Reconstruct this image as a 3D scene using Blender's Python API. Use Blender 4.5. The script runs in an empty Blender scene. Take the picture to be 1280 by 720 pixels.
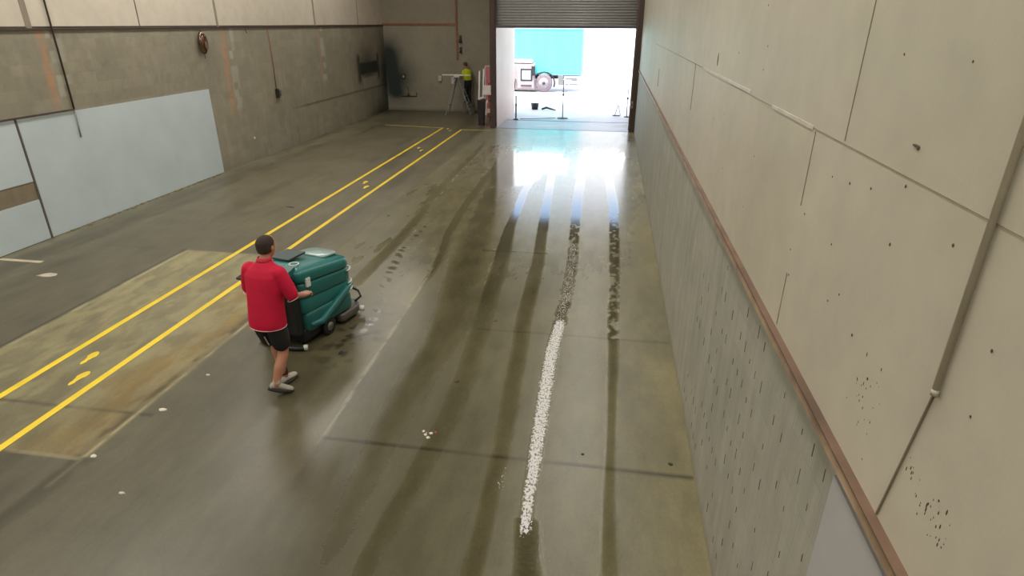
import bpy, bmesh, math, random
import numpy as np
from mathutils import Vector, Matrix, noise as mnoise
random.seed(7)
PI = math.pi
S = bpy.context.scene
C = S.collection

# ------------------------------------------------------------------ camera
def axes(pi, ya, ro):
    cp, sp, cy, sy = math.cos(pi), math.sin(pi), math.cos(ya), math.sin(ya)
    fw = Vector((-sy*cp, cy*cp, -sp)); rt = Vector((cy, sy, 0)); up = rt.cross(fw)
    return fw, rt*math.cos(ro)+up*math.sin(ro), -rt*math.sin(ro)+up*math.cos(ro)
fw, rt, up = axes(0.414485, 0.153301, 0.004871)
cam = bpy.data.objects.new('camera', bpy.data.cameras.new('camera'))
C.objects.link(cam)
M = Matrix.Identity(4)
for i in range(3):
    M[i][0], M[i][1], M[i][2] = rt[i], up[i], -fw[i]
M[0][3], M[1][3], M[2][3] = 0, 0, 3.7
cam.matrix_world = M
cam.data.sensor_width = 36
cam.data.lens = 752.54/1280*36
cam.data.clip_start = .05; cam.data.clip_end = 400
S.camera = cam

# ------------------------------------------------------------------ light and exposure
S.view_settings.view_transform = 'Standard'
S.view_settings.look = 'None'
S.view_settings.gamma = 1
S.view_settings.use_curve_mapping = False
S.view_settings.exposure = 0.0

W = bpy.data.worlds.new('sky'); S.world = W; W.use_nodes = True
wn = W.node_tree; bg = wn.nodes['Background']
tc = wn.nodes.new('ShaderNodeTexCoord'); sp_ = wn.nodes.new('ShaderNodeSeparateXYZ')
cr = wn.nodes.new('ShaderNodeValToRGB')
wn.links.new(tc.outputs['Generated'], sp_.inputs[0])
cr.color_ramp.elements[0].color = (1.0, .97, .94, 1); cr.color_ramp.elements[0].position = .50+.112
cr.color_ramp.elements[1].color = (.32, .50, .78, 1); cr.color_ramp.elements[1].position = .50+.142
e3 = cr.color_ramp.elements.new(.70); e3.color = (.40, .55, .76, 1)
e4 = cr.color_ramp.elements.new(.80); e4.color = (.66, .72, .78, 1)
mr_ = wn.nodes.new('ShaderNodeMapRange'); mr_.inputs[1].default_value = -1; mr_.inputs[2].default_value = 1
wn.links.new(sp_.outputs['Z'], mr_.inputs[0]); wn.links.new(mr_.outputs[0], cr.inputs[0])
wn.links.new(cr.outputs[0], bg.inputs[0]); bg.inputs[1].default_value = 4.2

def light(name, typ, loc, rot, energy, color=(1, 1, 1), **k):
    l = bpy.data.lights.new(name, typ); l.energy = energy; l.color = color
    for a, b in k.items(): setattr(l, a, b)
    o = bpy.data.objects.new(name, l); C.objects.link(o); o.location = loc; o.rotation_euler = rot
    return o
# sun from behind the building, high, shining out over the yard
sd = Vector((0.30, 0.42, -1.0)).normalized()
so = light('sun', 'SUN', (0, 20, 20), (0, 0, 0), 11.0, (1, .96, .9), angle=math.radians(.6))
so.rotation_euler = sd.to_track_quat('-Z', 'Y').to_euler()
# added area lamps under the closed roof, standing in for unseen skylights
for lx, k_ in ((-.30, 1.08), (-8.2, 1.65)):
    for ly, en in ((-3.0, 190*k_), (5.0, 205*k_), (13.0, 165*k_), (20.5, 105*k_)):
        light('roof_fill', 'AREA', (lx, ly, 7.30), (0, 0, 0), en, (1.0, .965, .92), shape='RECTANGLE', size=.9, size_y=6.6)

# ------------------------------------------------------------------ materials
def lin(c):
    return tuple((x/12.92 if x <= .04045 else ((x+.055)/1.055)**2.4) for x in [v/255 for v in c[:3]]) + (1,)
MATS = {}
class NT:
    def __init__(s, m): s.m = m; s.t = m.node_tree; s.b = s.t.nodes['Principled BSDF']
    def n(s, typ, **k):
        x = s.t.nodes.new('ShaderNode'+typ)
        for a, b in k.items(): setattr(x, a, b)
        return x
    def l(s, a, b): s.t.links.new(a, b)
    def math(s, op, a, b=None, c=None, clamp=False):
        x = s.n('Math', operation=op, use_clamp=clamp)
        for i, v in enumerate((a, b, c)):
            if v is None: continue
            if isinstance(v, (int, float)): x.inputs[i].default_value = v
            else: s.l(v, x.inputs[i])
        return x.outputs[0]
    def mix(s, f, a, b, mode='MIX'):
        x = s.n('MixRGB', blend_type=mode)
        for i, v in enumerate((f, a, b)):
            if isinstance(v, (int, float)): x.inputs[i].default_value = v
            elif isinstance(v, tuple): x.inputs[i].default_value = v
            else: s.l(v, x.inputs[i])
        return x.outputs[0]
    def noise(s, vec, scale, detail=4, rough=.55, out=0):
        x = s.n('TexNoise'); x.inputs['Scale'].default_value = scale; x.inputs['Detail'].default_value = detail
        x.inputs['Roughness'].default_value = rough
        if vec is not None: s.l(vec, x.inputs['Vector'])
        return x.outputs[out]
    def mapv(s, vec, sc=(1, 1, 1), rot=(0, 0, 0)):
        x = s.n('Mapping'); x.inputs['Scale'].default_value = sc; x.inputs['Rotation'].default_value = rot
        s.l(vec, x.inputs['Vector']); return x.outputs[0]
    def ramp(s, f, pts):
        x = s.n('ValToRGB'); r = x.color_ramp
        while len(r.elements) < len(pts): r.elements.new(.5)
        for e, (p, c) in zip(r.elements, pts):
            e.position = p; e.color = c if isinstance(c, tuple) else (c, c, c, 1)
        s.l(f, x.inputs[0]); return x.outputs[0]
    def smooth(s, v, a, b):
        x = s.n('MapRange', interpolation_type='SMOOTHSTEP'); s.l(v, x.inputs[0])
        x.inputs[1].default_value = a; x.inputs[2].default_value = b; return x.outputs[0]
    def pos(s): return s.n('NewGeometry').outputs['Position']
    def bump(s, h, st=.2, d=.01):
        x = s.n('Bump'); x.inputs['Strength'].default_value = st; x.inputs['Distance'].default_value = d
        s.l(h, x.inputs['Height']); s.l(x.outputs[0], s.b.inputs['Normal'])
def base(name):
    m = bpy.data.materials.new(name); m.use_nodes = True; MATS[name] = m
    return NT(m)
def mat(name, rgb, rough=.6, metal=0, vary=.12, scale=6, spec=.5, bump=0, alpha=None, trans=0):
    if name in MATS: return MATS[name]
    t = base(name); c = lin(rgb)
    co = t.n('TexCoord').outputs['Object']
    n = t.noise(co, scale, 5)
    lo = tuple(v*(1-vary) for v in c[:3])+(1,); hi = tuple(min(1, v*(1+vary)) for v in c[:3])+(1,)
    t.l(t.ramp(n, [(.3, lo), (.7, hi)]), t.b.inputs['Base Color'])
    t.b.inputs['Roughness'].default_value = rough; t.b.inputs['Metallic'].default_value = metal
    t.b.inputs['Specular IOR Level'].default_value = spec
    t.b.inputs['Transmission Weight'].default_value = trans
    if bump: t.bump(t.noise(co, scale*6, 3), bump, .01)
    return t.m

# ------------------------------------------------------------------ mesh helpers
class MB:
    def __init__(s): s.bm = bmesh.new()
    def box(s, x0, x1, y0, y1, z0, z1, bev=0):
        r = bmesh.ops.create_cube(s.bm, size=1)
        for v in r['verts']:
            v.co = Vector(((x0+x1)/2+v.co.x*(x1-x0), (y0+y1)/2+v.co.y*(y1-y0), (z0+z1)/2+v.co.z*(z1-z0)))
        if bev:
            es = {e for v in r['verts'] for e in v.link_edges}
            bmesh.ops.bevel(s.bm, geom=list(es), offset=bev, segments=2, affect='EDGES', profile=.7)
        return s
    def obox(s, a, b, w, h):
        """bar from a to b, rectangular section w x h"""
        a, b = Vector(a), Vector(b); d = b-a
        q = d.to_track_quat('Y', 'Z').to_matrix()
        r = bmesh.ops.create_cube(s.bm, size=1)
        for v in r['verts']:
            v.co = a + d/2 + q @ Vector((v.co.x*w, v.co.y*d.length, v.co.z*h))
        return s
    def tube(s, pts, r, n=10):
        pts = [Vector(p) for p in pts]
        rs = r if isinstance(r, (list, tuple)) else [r]*len(pts)
        rings = []
        prev = None
        for i, p in enumerate(pts):
            d = (pts[min(i+1, len(pts)-1)]-pts[max(i-1, 0)]).normalized()
            if prev is None:
                a = d.orthogonal().normalized()
            else:
                a = (prev-d*prev.dot(d)).normalized()
            prev = a; b = d.cross(a)
            rings.append([s.bm.verts.new(p+(a*math.cos(2*PI*k/n)+b*math.sin(2*PI*k/n))*rs[i]) for k in range(n)])
        for A, B in zip(rings, rings[1:]):
            for k in range(n): s.bm.faces.new((A[k], A[(k+1) % n], B[(k+1) % n], B[k]))
        s.bm.faces.new(rings[0][::-1]); s.bm.faces.new(rings[-1])
        return s
    def cyl(s, c, axis, r, h, n=24, r2=None):
        a = Vector(c); d = Vector(axis).normalized()
        return s.tube([a, a+d*h], [r, r if r2 is None else r2], n)
    def loft(s, rings, cap=True):
        R = [[s.bm.verts.new(Vector(p)) for p in ring] for ring in rings]
        n = len(R[0])
        for A, B in zip(R, R[1:]):
            for k in range(n): s.bm.faces.new((A[k], A[(k+1) % n], B[(k+1) % n], B[k]))
        if cap: s.bm.faces.new(R[0][::-1]); s.bm.faces.new(R[-1])
        return s
    def prism(s, poly, z0, z1):
        return s.loft([[(x, y, z0) for x, y in poly], [(x, y, z1) for x, y in poly]])
    def ball(s, c, r, sc=(1, 1, 1), sub=2):
        q = bmesh.ops.create_icosphere(s.bm, subdivisions=sub, radius=r)
        for v in q['verts']: v.co = Vector((v.co.x*sc[0], v.co.y*sc[1], v.co.z*sc[2]))+Vector(c)
        return s
    def build(s, name, m, parent=None, smooth=False, remesh=0, sub=0, sm=0):
        bmesh.ops.recalc_face_normals(s.bm, faces=s.bm.faces)
        me = bpy.data.meshes.new(name); s.bm.to_mesh(me); s.bm.free()
        me.materials.append(m)
        o = bpy.data.objects.new(name, me); C.objects.link(o)
        if parent: o.parent = parent
        if smooth: me.polygons.foreach_set('use_smooth', [True]*len(me.polygons))
        if remesh:
            r = o.modifiers.new('Remesh', 'REMESH'); r.mode = 'VOXEL'; r.voxel_size = remesh; r.use_smooth_shade = True
        if sm:
            r = o.modifiers.new('Smooth', 'SMOOTH'); r.iterations = sm; r.factor = .6
        if sub:
            r = o.modifiers.new('Subd', 'SUBSURF'); r.levels = r.render_levels = sub
        return o
def tag(o, label, cat, group=None, kind=None):
    if label: o['label'] = label
    if cat: o['category'] = cat
    if group: o['group'] = group
    if kind: o['kind'] = kind
    return o
def struct(o): o['kind'] = 'structure'; return o
def empty(name, loc, rz=0):
    o = bpy.data.objects.new(name, None); C.objects.link(o); o.location = loc; o.rotation_euler = (0, 0, rz)
    o.empty_display_size = .1
    return o

def grid_mesh(name, us, vs, to3, keep=None, attrs=None, m=None):
    nu, nv = len(us), len(vs)
    U, V = np.meshgrid(us, vs, indexing='ij')
    P = to3(U.ravel(), V.ravel())
    idx = np.arange(nu*nv).reshape(nu, nv)
    q = np.stack([idx[:-1, :-1], idx[1:, :-1], idx[1:, 1:], idx[:-1, 1:]], -1).reshape(-1, 4)
    if keep is not None:
        cu = ((us[:-1]+us[1:])/2)[:, None]+0*vs[None, :-1]; cv = ((vs[:-1]+vs[1:])/2)[None, :]+0*us[:-1, None]
        q = q[keep(cu.ravel(), cv.ravel())]
    me = bpy.data.meshes.new(name)
    me.vertices.add(len(P)); me.vertices.foreach_set('co', P.astype(np.float32).ravel())
    me.loops.add(len(q)*4); me.loops.foreach_set('vertex_index', q.astype(np.int32).ravel())
    me.polygons.add(len(q)); me.polygons.foreach_set('loop_start', np.arange(0, len(q)*4, 4, dtype=np.int32))
    me.update(calc_edges=True)
    for an, arr in (attrs or {}).items():
        a = me.color_attributes.new(an, 'FLOAT_COLOR', 'POINT')
        full = np.ones((nu*nv, 4), np.float32); full[:, :3] = arr
        a.data.foreach_set('color', full.ravel())
    me.materials.append(m)
    o = bpy.data.objects.new(name, me); C.objects.link(o)
    return o, U.ravel(), V.ravel()
def sst(x, a, b):
    t = np.clip((x-a)/(b-a), 0, 1); return t*t*(3-2*t)
def vnoise(x, y, s, seed=0):
    """cheap smooth value noise, 0..1"""
    rs = np.random.RandomState(seed); T = rs.rand(128, 128)
    fx, fy = x*s, y*s; ix, iy = np.floor(fx).astype(int), np.floor(fy).astype(int)
    tx, ty = fx-ix, fy-iy; tx = tx*tx*(3-2*tx); ty = ty*ty*(3-2*ty)
    g = lambda a, b: T[a % 128, b % 128]
    return (g(ix, iy)*(1-tx)+g(ix+1, iy)*tx)*(1-ty)+(g(ix, iy+1)*(1-tx)+g(ix+1, iy+1)*tx)*ty
def fbm(x, y, s, seed=0):
    return (vnoise(x, y, s, seed)*.5+vnoise(x, y, s*2.1, seed+1)*.3+vnoise(x, y, s*4.3, seed+2)*.2)

# ------------------------------------------------------------------ floor
XL, XR, YD, YB, YF = -10.1, .97, 23.3, 27.7, -10.0
STREAK = {   # x, y, width of each wet squeegee streak on the slab
 'S1': [(.36, 22.01, .22), (0, 18.07, .21), (.14, 15.15, .2), (.24, 12.98, .2), (.26, 10.83, .18), (.26, 9.58, .16), (.26, 8.57, .14), (.24, 7.47, .13), (.25, 6.58, .13), (.24, 5.54, .11), (.23, 4.73, .11), (.22, 3.9, .14), (.23, 3.27, .16)],
 'S2': [(-.62, 20.58, .23), (-.63, 16.87, .22), (-.58, 13.5, .21), (-.51, 11.17, .18), (-.44, 9.47, .17), (-.44, 8.15, .16), (-.47, 7.35, .17), (-.5, 6.46, .19), (-.48, 5.42, .19), (-.47, 4.61, .17), (-.46, 4.07, .16), (-.43, 3.66, .19), (-.39, 3.38, .2), (-.36, 3.17, .21)],
 'S3': [(-1.42, 20.44, .18), (-1.38, 17.83, .19), (-1.42, 16.23, .19), (-1.26, 13.38, .18), (-1.17, 11.85, .2), (-1.11, 10.83, .2), (-1.01, 9.37, .21), (-1.0, 8.68, .22), (-.98, 8.06, .22), (-.96, 7.27, .21), (-.91, 6.6, .2), (-.87, 5.84, .19), (-.83, 5.22, .19), (-.8, 4.56, .17), (-.79, 4.02, .16), (-.77, 3.56, .16), (-.77, 3.11, .17)],
 'S4': [(-1.87, 18.33, .15), (-1.85, 16.15, .17), (-1.88, 14.0, .17), (-1.82, 12.32, .17), (-1.79, 11.21, .19), (-1.7, 10.05, .26), (-1.61, 8.91, .25), (-1.57, 7.97, .25), (-1.51, 7.18, .25), (-1.45, 6.3, .25), (-1.42, 5.58, .24), (-1.41, 4.98, .24), (-1.45, 4.45, .24), (-1.48, 4.01, .24), (-1.52, 3.61, .24), (-1.56, 3.12, .23)],
 'S5': [(-2.66, 13.86, .38), (-2.41, 11.36, .57), (-2.17, 9.18, .58), (-1.97, 7.62, .52), (-1.91, 6.65, .47), (-1.94, 5.84, .44), (-1.96, 5.18, .43), (-1.95, 4.62, .41), (-1.92, 3.93, .39), (-1.87, 3.22, .37)],
 'S6': [(-3.06, 16.23, .16), (-3.03, 13.8, .19), (-2.99, 12.12, .2), (-2.86, 10.53, .2), (-2.72, 9.55, .16), (-2.66, 8.8, .1)],
 'S7': [(-4.1, 21.2, .14), (-4.02, 17.95, .17), (-3.97, 14.85, .19), (-3.91, 13.06, .2), (-3.73, 11.14, .22), (-3.7, 9.89, .25), (-3.71, 9.07, .26), (-3.7, 8.36, .23)],
 'S8': [(-3.43, 11.74, .1), (-3.46, 10.43, .12), (-3.47, 9.67, .14), (-3.38, 8.97, .14), (-3.28, 8.29, .15), (-3.15, 7.7, .14), (-2.99, 7.05, .12)],
 'fleck': [(-.46, 7.3, .15), (-.5, 6.46, .17), (-.49, 5.74, .16), (-.48, 5.13, .15), (-.47, 4.61, .14), (-.46, 4.28, .12), (-.46, 3.97, .10), (-.44, 3.60, .10)],
 'wl': [(-2.7, 8.87, .03), (-2.63, 7.37, .03), (-2.6, 6.32, .035), (-2.58, 5.48, .035), (-2.55, 4.86, .035), (-2.54, 4.42, .035)],  # edge hairline of the painted sheen band
}
def streak(k, X, Y, sl=.12, sr=.5, fade=.5):
    p = sorted(STREAK[k], key=lambda t: t[1]); ys = [t[1] for t in p]
    xc = np.interp(Y, ys, [t[0] for t in p]); w = np.interp(Y, ys, [t[2] for t in p])/2
    u = (X-xc)/w
    soft = .55*(1-sst(Y, 5.5, 9))*(k[0] == 'S')
    m = sst(u, -1-sl-soft, -1+sl+soft)*(1-sst(u, 1-sr-soft, 1+sr+soft))
    return m*sst(Y, ys[0]-fade, ys[0]+.02)*(1-sst(Y, ys[-1]-.02, ys[-1]+fade))

floor_t = base('wet_concrete')
t = floor_t
alb = t.n('Attribute', attribute_name='alb').outputs['Color']
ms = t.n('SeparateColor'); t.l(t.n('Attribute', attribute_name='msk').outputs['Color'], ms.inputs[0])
wet0, fleck0, damp0 = ms.outputs[0], ms.outputs[1], ms.outputs[2]
P = t.pos()
nbig = t.noise(P, .9, 6, .6); nmid = t.noise(t.mapv(P, (1.0, .35, 1)), 5, 6, .65); nfin = t.noise(t.mapv(P, (1.0, .6, 1)), 42, 3, .6)
col = t.mix(1, alb, t.ramp(nbig, [(.25, .84), (.75, 1.14)]), 'MULTIPLY')
col = t.mix(1, col, t.ramp(nmid, [(.28, .76), (.72, 1.18)]), 'MULTIPLY')
col = t.mix(1, col, t.ramp(nfin, [(.3, .92), (.7, 1.08)]), 'MULTIPLY')
edge = t.noise(t.mapv(P, (1.0, 1.6, 1)), 26, 4, .7)
wetv = t.math('ADD', wet0, t.math('MULTIPLY', t.math('MULTIPLY', t.math('SUBTRACT', edge, .5), .7), t.smooth(wet0, .05, .9)))
wet = t.smooth(wetv, .22, .98); gls = t.smooth(wetv, .12, .50)
col = t.mix(wet, col, t.mix(1, col, (.44, .43, .40, 1), 'MULTIPLY'))
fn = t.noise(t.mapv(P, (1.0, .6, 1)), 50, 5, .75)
fo = t.smooth(t.math('ADD', fleck0, t.math('MULTIPLY', t.math('SUBTRACT', fn, .5), 2.6)), .50, .62)
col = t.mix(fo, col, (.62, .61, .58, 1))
t.l(col, t.b.inputs['Base Color'])
rdry = t.math('SUBTRACT', .46, t.math('MULTIPLY', damp0, .27))
rdry = t.math('ADD', rdry, t.math('MULTIPLY', t.math('SUBTRACT', nmid, .5), .10))
rg = t.n('Mix'); t.l(gls, rg.inputs[0]); t.l(rdry, rg.inputs[2]); sxf = t.n('SeparateXYZ'); t.l(P, sxf.inputs[0])
t.l(t.math('ADD', .065, t.math('MULTIPLY', t.smooth(sxf.outputs['Y'], 18.0, 20.5), .22)), rg.inputs[3])
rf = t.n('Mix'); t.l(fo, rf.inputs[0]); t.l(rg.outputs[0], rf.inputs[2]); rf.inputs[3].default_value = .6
t.l(rf.outputs[0], t.b.inputs['Roughness'])
t.b.inputs['Specular IOR Level'].default_value = .5
bh = t.math('ADD', t.math('MULTIPLY', nfin, .4), t.math('MULTIPLY', nmid, .6))
t.bump(bh, .10, .01)

us = np.arange(XL, XR+.024, .025); us[-1] = XR
vs = np.concatenate([np.arange(YF, 2.6, .6), np.arange(2.6, 12, .025), np.arange(12, YD, .045), np.linspace(YD, YB+.05, 60)])
def floor_attrs(us, vs):
    X, Y = [a.ravel() for a in np.meshgrid(us, vs, indexing='ij')]
    n1 = fbm(X, Y, .8, 3); n2 = fbm(X, Y*.25, 2.5, 9); n3 = fbm(X*1., Y*.5, 6, 21)
    L = lambda c: np.array(lin(c)[:3])
    a = np.tile(L((134, 128, 108)), (len(X), 1))
    def mixc(m, c):
        nonlocal a
        a = a*(1-m[:, None])+L(c)*m[:, None]
    # older greyer slab left of the walkway, and beyond it
    left = 1-sst(X, -4.75, -4.55)
    mixc(left*.85, (126, 119, 108))
    mixc((1-sst(X, -9.9, -8.6))*sst(n2, .3, .6)*.45, (160, 156, 140))
    mixc(left*sst(fbm(X*1.2, Y*.18, 1.6, 5), .5, .75)*.5, (96, 90, 80))
    # walkway slab
    slab = sst(X, -7.22, -7.18)*(1-sst(X, -4.62, -4.58))*sst(Y, 3.76, 3.8)*(1-sst(Y, 8.95, 9.02))
    mixc(slab*.9, (176, 166, 136)); mixc(slab*sst(n3, .42, .62)*.55, (132, 124, 108))
    mixc(slab*sst(fbm(X, Y, 3, 77), .5, .8)*.3, (160, 166, 144))
    och = slab*sst(X+(n1-.5)*.9, -5.5, -4.75)*(.35+.65*sst(n3, .3, .6))
    mixc(och*.75, (166, 136, 66))
    mixc(slab*sst(X, -4.85, -4.6)*sst(n3, .42, .6)*.8, (104, 82, 46))
    # traffic staining over the slab
    mixc((1-left)*sst(n2, .45, .75)*.35, (108, 101, 80))
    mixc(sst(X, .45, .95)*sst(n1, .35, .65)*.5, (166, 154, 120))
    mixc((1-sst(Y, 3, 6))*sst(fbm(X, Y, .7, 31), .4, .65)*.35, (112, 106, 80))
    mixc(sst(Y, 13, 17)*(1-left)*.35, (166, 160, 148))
    # slab joints and edges
    def line(dist, w, c, k=1.0):
        mixc(np.clip(1-np.abs(dist)/w, 0, 1)**.5*k, c)
    def seg(x0, x1, y): return (X > x0)*(X < x1)
    for x0, x1, y, k in ((-2.54, .97, 4.43, .9), (-2.07, -.85, 9.88, .9), (-1.5, .97, 6.92, .45), (-4.5, .97, 13.9, .3), (-10.1, -4.6, 9.0, .25), (-7.2, -4.4, 4.50, .8)):
        line(Y-y+(n1-.5)*.03, .030, (66, 58, 42), k*((X > x0)*(X < x1))*(.35+.65*sst(fbm(X, Y, 1.2, 11), .25, .5)))
    line(X+7.2, .05, (206, 196, 170), .85*(Y > 3)*(Y < 9.05)*(.2+.8*sst(n3, .35, .6)))
    line(X+7.27, .03, (74, 68, 58), .7*(Y > 3)*(Y < 9.05))
    line(X+4.6, .03, (226, 214, 182), .95*(Y > 3.4)*(Y < 9.0)*(.2+.8*sst(n3, .3, .6)))
    line(X+4.66, .05, (84, 74, 44), .8*(Y > 2.6)*(Y < 9.0)*(.3+.7*sst(n3, .3, .6)))
    line(X+4.62+.05*np.sin(Y*3), .12, (74, 70, 50), .7*(Y < 3.8)*sst(n3, .2, .5))
    line(Y-3.78, .03, (196, 186, 160), .7*(X > -7.2)*(X < -4.6)*sst(n3, .3, .5))
    line(Y-9.0, .035, (186, 178, 158), .65*(X > -7.2)*(X < -4.6))
    line(X+4.62, .04, (96, 90, 74), .35*(Y > 9.0))
    # overhead sheen painted as a pale band, with a whitish hairline at its edge
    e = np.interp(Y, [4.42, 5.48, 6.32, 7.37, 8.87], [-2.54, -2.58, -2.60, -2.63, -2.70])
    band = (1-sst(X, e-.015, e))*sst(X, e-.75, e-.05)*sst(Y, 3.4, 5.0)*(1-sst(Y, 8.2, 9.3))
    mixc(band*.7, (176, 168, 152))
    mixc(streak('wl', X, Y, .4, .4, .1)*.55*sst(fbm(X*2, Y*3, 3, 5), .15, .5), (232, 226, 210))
    # dirt specks by the scrubber, then darker patches mixed in
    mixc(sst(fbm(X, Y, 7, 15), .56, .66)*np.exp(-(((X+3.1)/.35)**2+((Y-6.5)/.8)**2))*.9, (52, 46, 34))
    mixc(.5*np.exp(-(((X+3.6)/.7)**2+((Y-5.6)/1.0)**2)), (96, 88, 66))  # soft shadow of man and scrubber, painted into the slab colour
    mixc(.75*np.exp(-(((X+10.0)/1.3)**2+((Y-27.3)/1.2)**2)), (40, 42, 34))  # floor darkened in the far left corner
    a *= np.array([.80, .79, .61])*(.60+.20*sst(X, -1.8, .3)-.16*(1-sst(Y, 3.5, 7.5))*(1-sst(X, -1.5, .5))+.17*sst(Y, 7, 13))[:, None]  # tone graded by position to offset the overhead lamps' brightness
    a = a*(1-.0*slab)[:, None]*(1.05+.28*slab)[:, None]
    wet = np.zeros_like(X)
    fl_ = sst(fbm(X*16, Y*8, 1, 41), .40, .56)
    for k, s, sl, sr in (('S1', 1., .25, .5), ('S2', 1., .15, .5), ('S3', 1., .15, .45), ('S4', 1., .12, .6), ('S5', .62, .6, .8), ('S6', .62, .2, .9), ('S7', .52, .7, .8), ('S8', .60, .6, .8)):
        m = streak(k, X, Y, sl, sr, 1.0)*s
        if k in ('S1',): m = m*np.where(Y > 6.9, np.maximum(.25+.80*fl_, sst(Y, 12, 13.5)), 1)*np.interp(Y, [3, 5, 6.8, 7.2], [.50, .48, .7, 1])
        if k == 'S2': m = m*np.where(Y > 7.2, np.maximum(.30+.75*fl_, sst(Y, 11, 12.5)), np.where(Y < 3.7, .75, .4))
        if k == 'S3': m = m*np.interp(Y, [3, 6, 10.5, 11, 11.3, 13, 20], [.48, .55, .66, .72, 1, 1, .9])
        if k == 'S4': m = m*np.interp(Y, [3, 6, 9, 11], [.32, .5, .75, 1])
        if k == 'S5': m = m*np.interp(Y, [3, 6, 8], [.45, .75, 1])
        if k == 'S8': m = m*(sst(np.sin(Y*27+20*n1+8*X)+3.2*(n3-.5), -.1, 1.0))
        wet = np.maximum(wet, m)
    # the film of water just inside the doorway, and patchy damp left of the streaks
    film = sst(Y, 12.4, 17.5)*sst(X+(Y-12)*.05, -4.0, -2.6)
    wet = np.maximum(wet, film*(.0+.70*(sst(fbm(X*2.2, Y*.22, 1.6, 51), .45, .70)))*sst(Y, 14, 18))
    wet = np.maximum(wet, sst(Y, 19.5, 22)*sst(X, -4.3, -4.0)*.8*sst(fbm(X, Y*.7, 2., 61), .25, .5))
    wet = np.maximum(wet, .95*sst(fbm(X, Y*.3, 1.5, 91), .2, .45)*np.exp(-(((X+2.25-(Y-16)*.05)/.75)**4+((Y-16.6)/2.3)**4)))
    wet = np.maximum(wet, .62*sst(fbm(X*2, Y*.6, 2.2, 71), .52, .66)*np.exp(-(((X+4.1)/.6)**2+((Y-12)/3.4)**2)))
    fleck = streak('fleck', X, Y, .45, .6, .15)*.68  # near-white flecks along the second streak
    fleck = np.maximum(fleck, streak('S2', X, Y, .3, .5, .1)*.40*(Y > 7.1)*(Y < 10.5))
    fleck = np.maximum(fleck, np.exp(-(((X+.72)/.05)**2+((Y-4.1)/.25)**2))*.35)
    fleck = np.maximum(fleck, np.exp(-(((X+1.56)/.06)**2+((Y-4.65)/.05)**2))*.5)
    fleck = np.maximum(fleck, np.exp(-(((X+9.2)/.5)**2+((Y-9.7)/1.2)**2))*.22)
    damp = np.interp(Y, [3, 7, 12, 17, 19, 21], [.45, .55, .85, 1.0, .8, .5])*sst(X, -4.9, -3.2)*(1-.25*sst(X, .3, .8)) + .22*(1-sst(X, -4.9, -3.2))
    return a, np.stack([wet, fleck, damp], 1)
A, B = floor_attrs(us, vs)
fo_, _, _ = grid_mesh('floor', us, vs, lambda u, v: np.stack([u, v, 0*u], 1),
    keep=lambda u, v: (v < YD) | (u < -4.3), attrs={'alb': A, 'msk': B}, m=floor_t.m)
struct(fo_)
fs = struct(MB().box(XL, XR, YF, YD, -.3, -.02).build('floor_slab', mat('slab', (120, 116, 104))))

# outdoor apron and yard
t = base('yard_concrete'); P = t.pos()
n = t.noise(P, .5, 6, .6); n2 = t.noise(t.mapv(P, (.45, 1.3, 1)), .85, 5, .5)
sx = t.n('SeparateXYZ'); t.l(P, sx.inputs[0])
near = t.math('SUBTRACT', 1.0, t.smooth(sx.outputs['Y'], 25.2, 27.2))
pud = t.math('MULTIPLY', t.smooth(n2, .42, .50), near)
c = t.ramp(n, [(.3, lin((176, 176, 184))), (.7, lin((202, 200, 202)))])
c = t.mix(pud, c, t.mix(1, c, (.55, .56, .62, 1), 'MULTIPLY')); t.l(c, t.b.inputs['Base Color'])
rr = t.n('Mix'); t.l(pud, rr.inputs[0]); rr.inputs[2].default_value = .5; rr.inputs[3].default_value = .38
t.l(rr.outputs[0], t.b.inputs['Roughness'])
struct(MB().box(-60, 60, YD, 110, -.3, -.004).build('ground', t.m))
g = MB()
g.box(-4.2, .9, YD+.02, YD+.10, -.02, .004)
struct(g.build('trim_1', mat('drain_steel', (92, 90, 96), .4, .5)))
g = MB(); g.box(-4.2, .9, 25.52, 25.60, -.02, .003)
struct(g.build('trim_2', mat('drain_steel', (92, 90, 96))))

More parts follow.
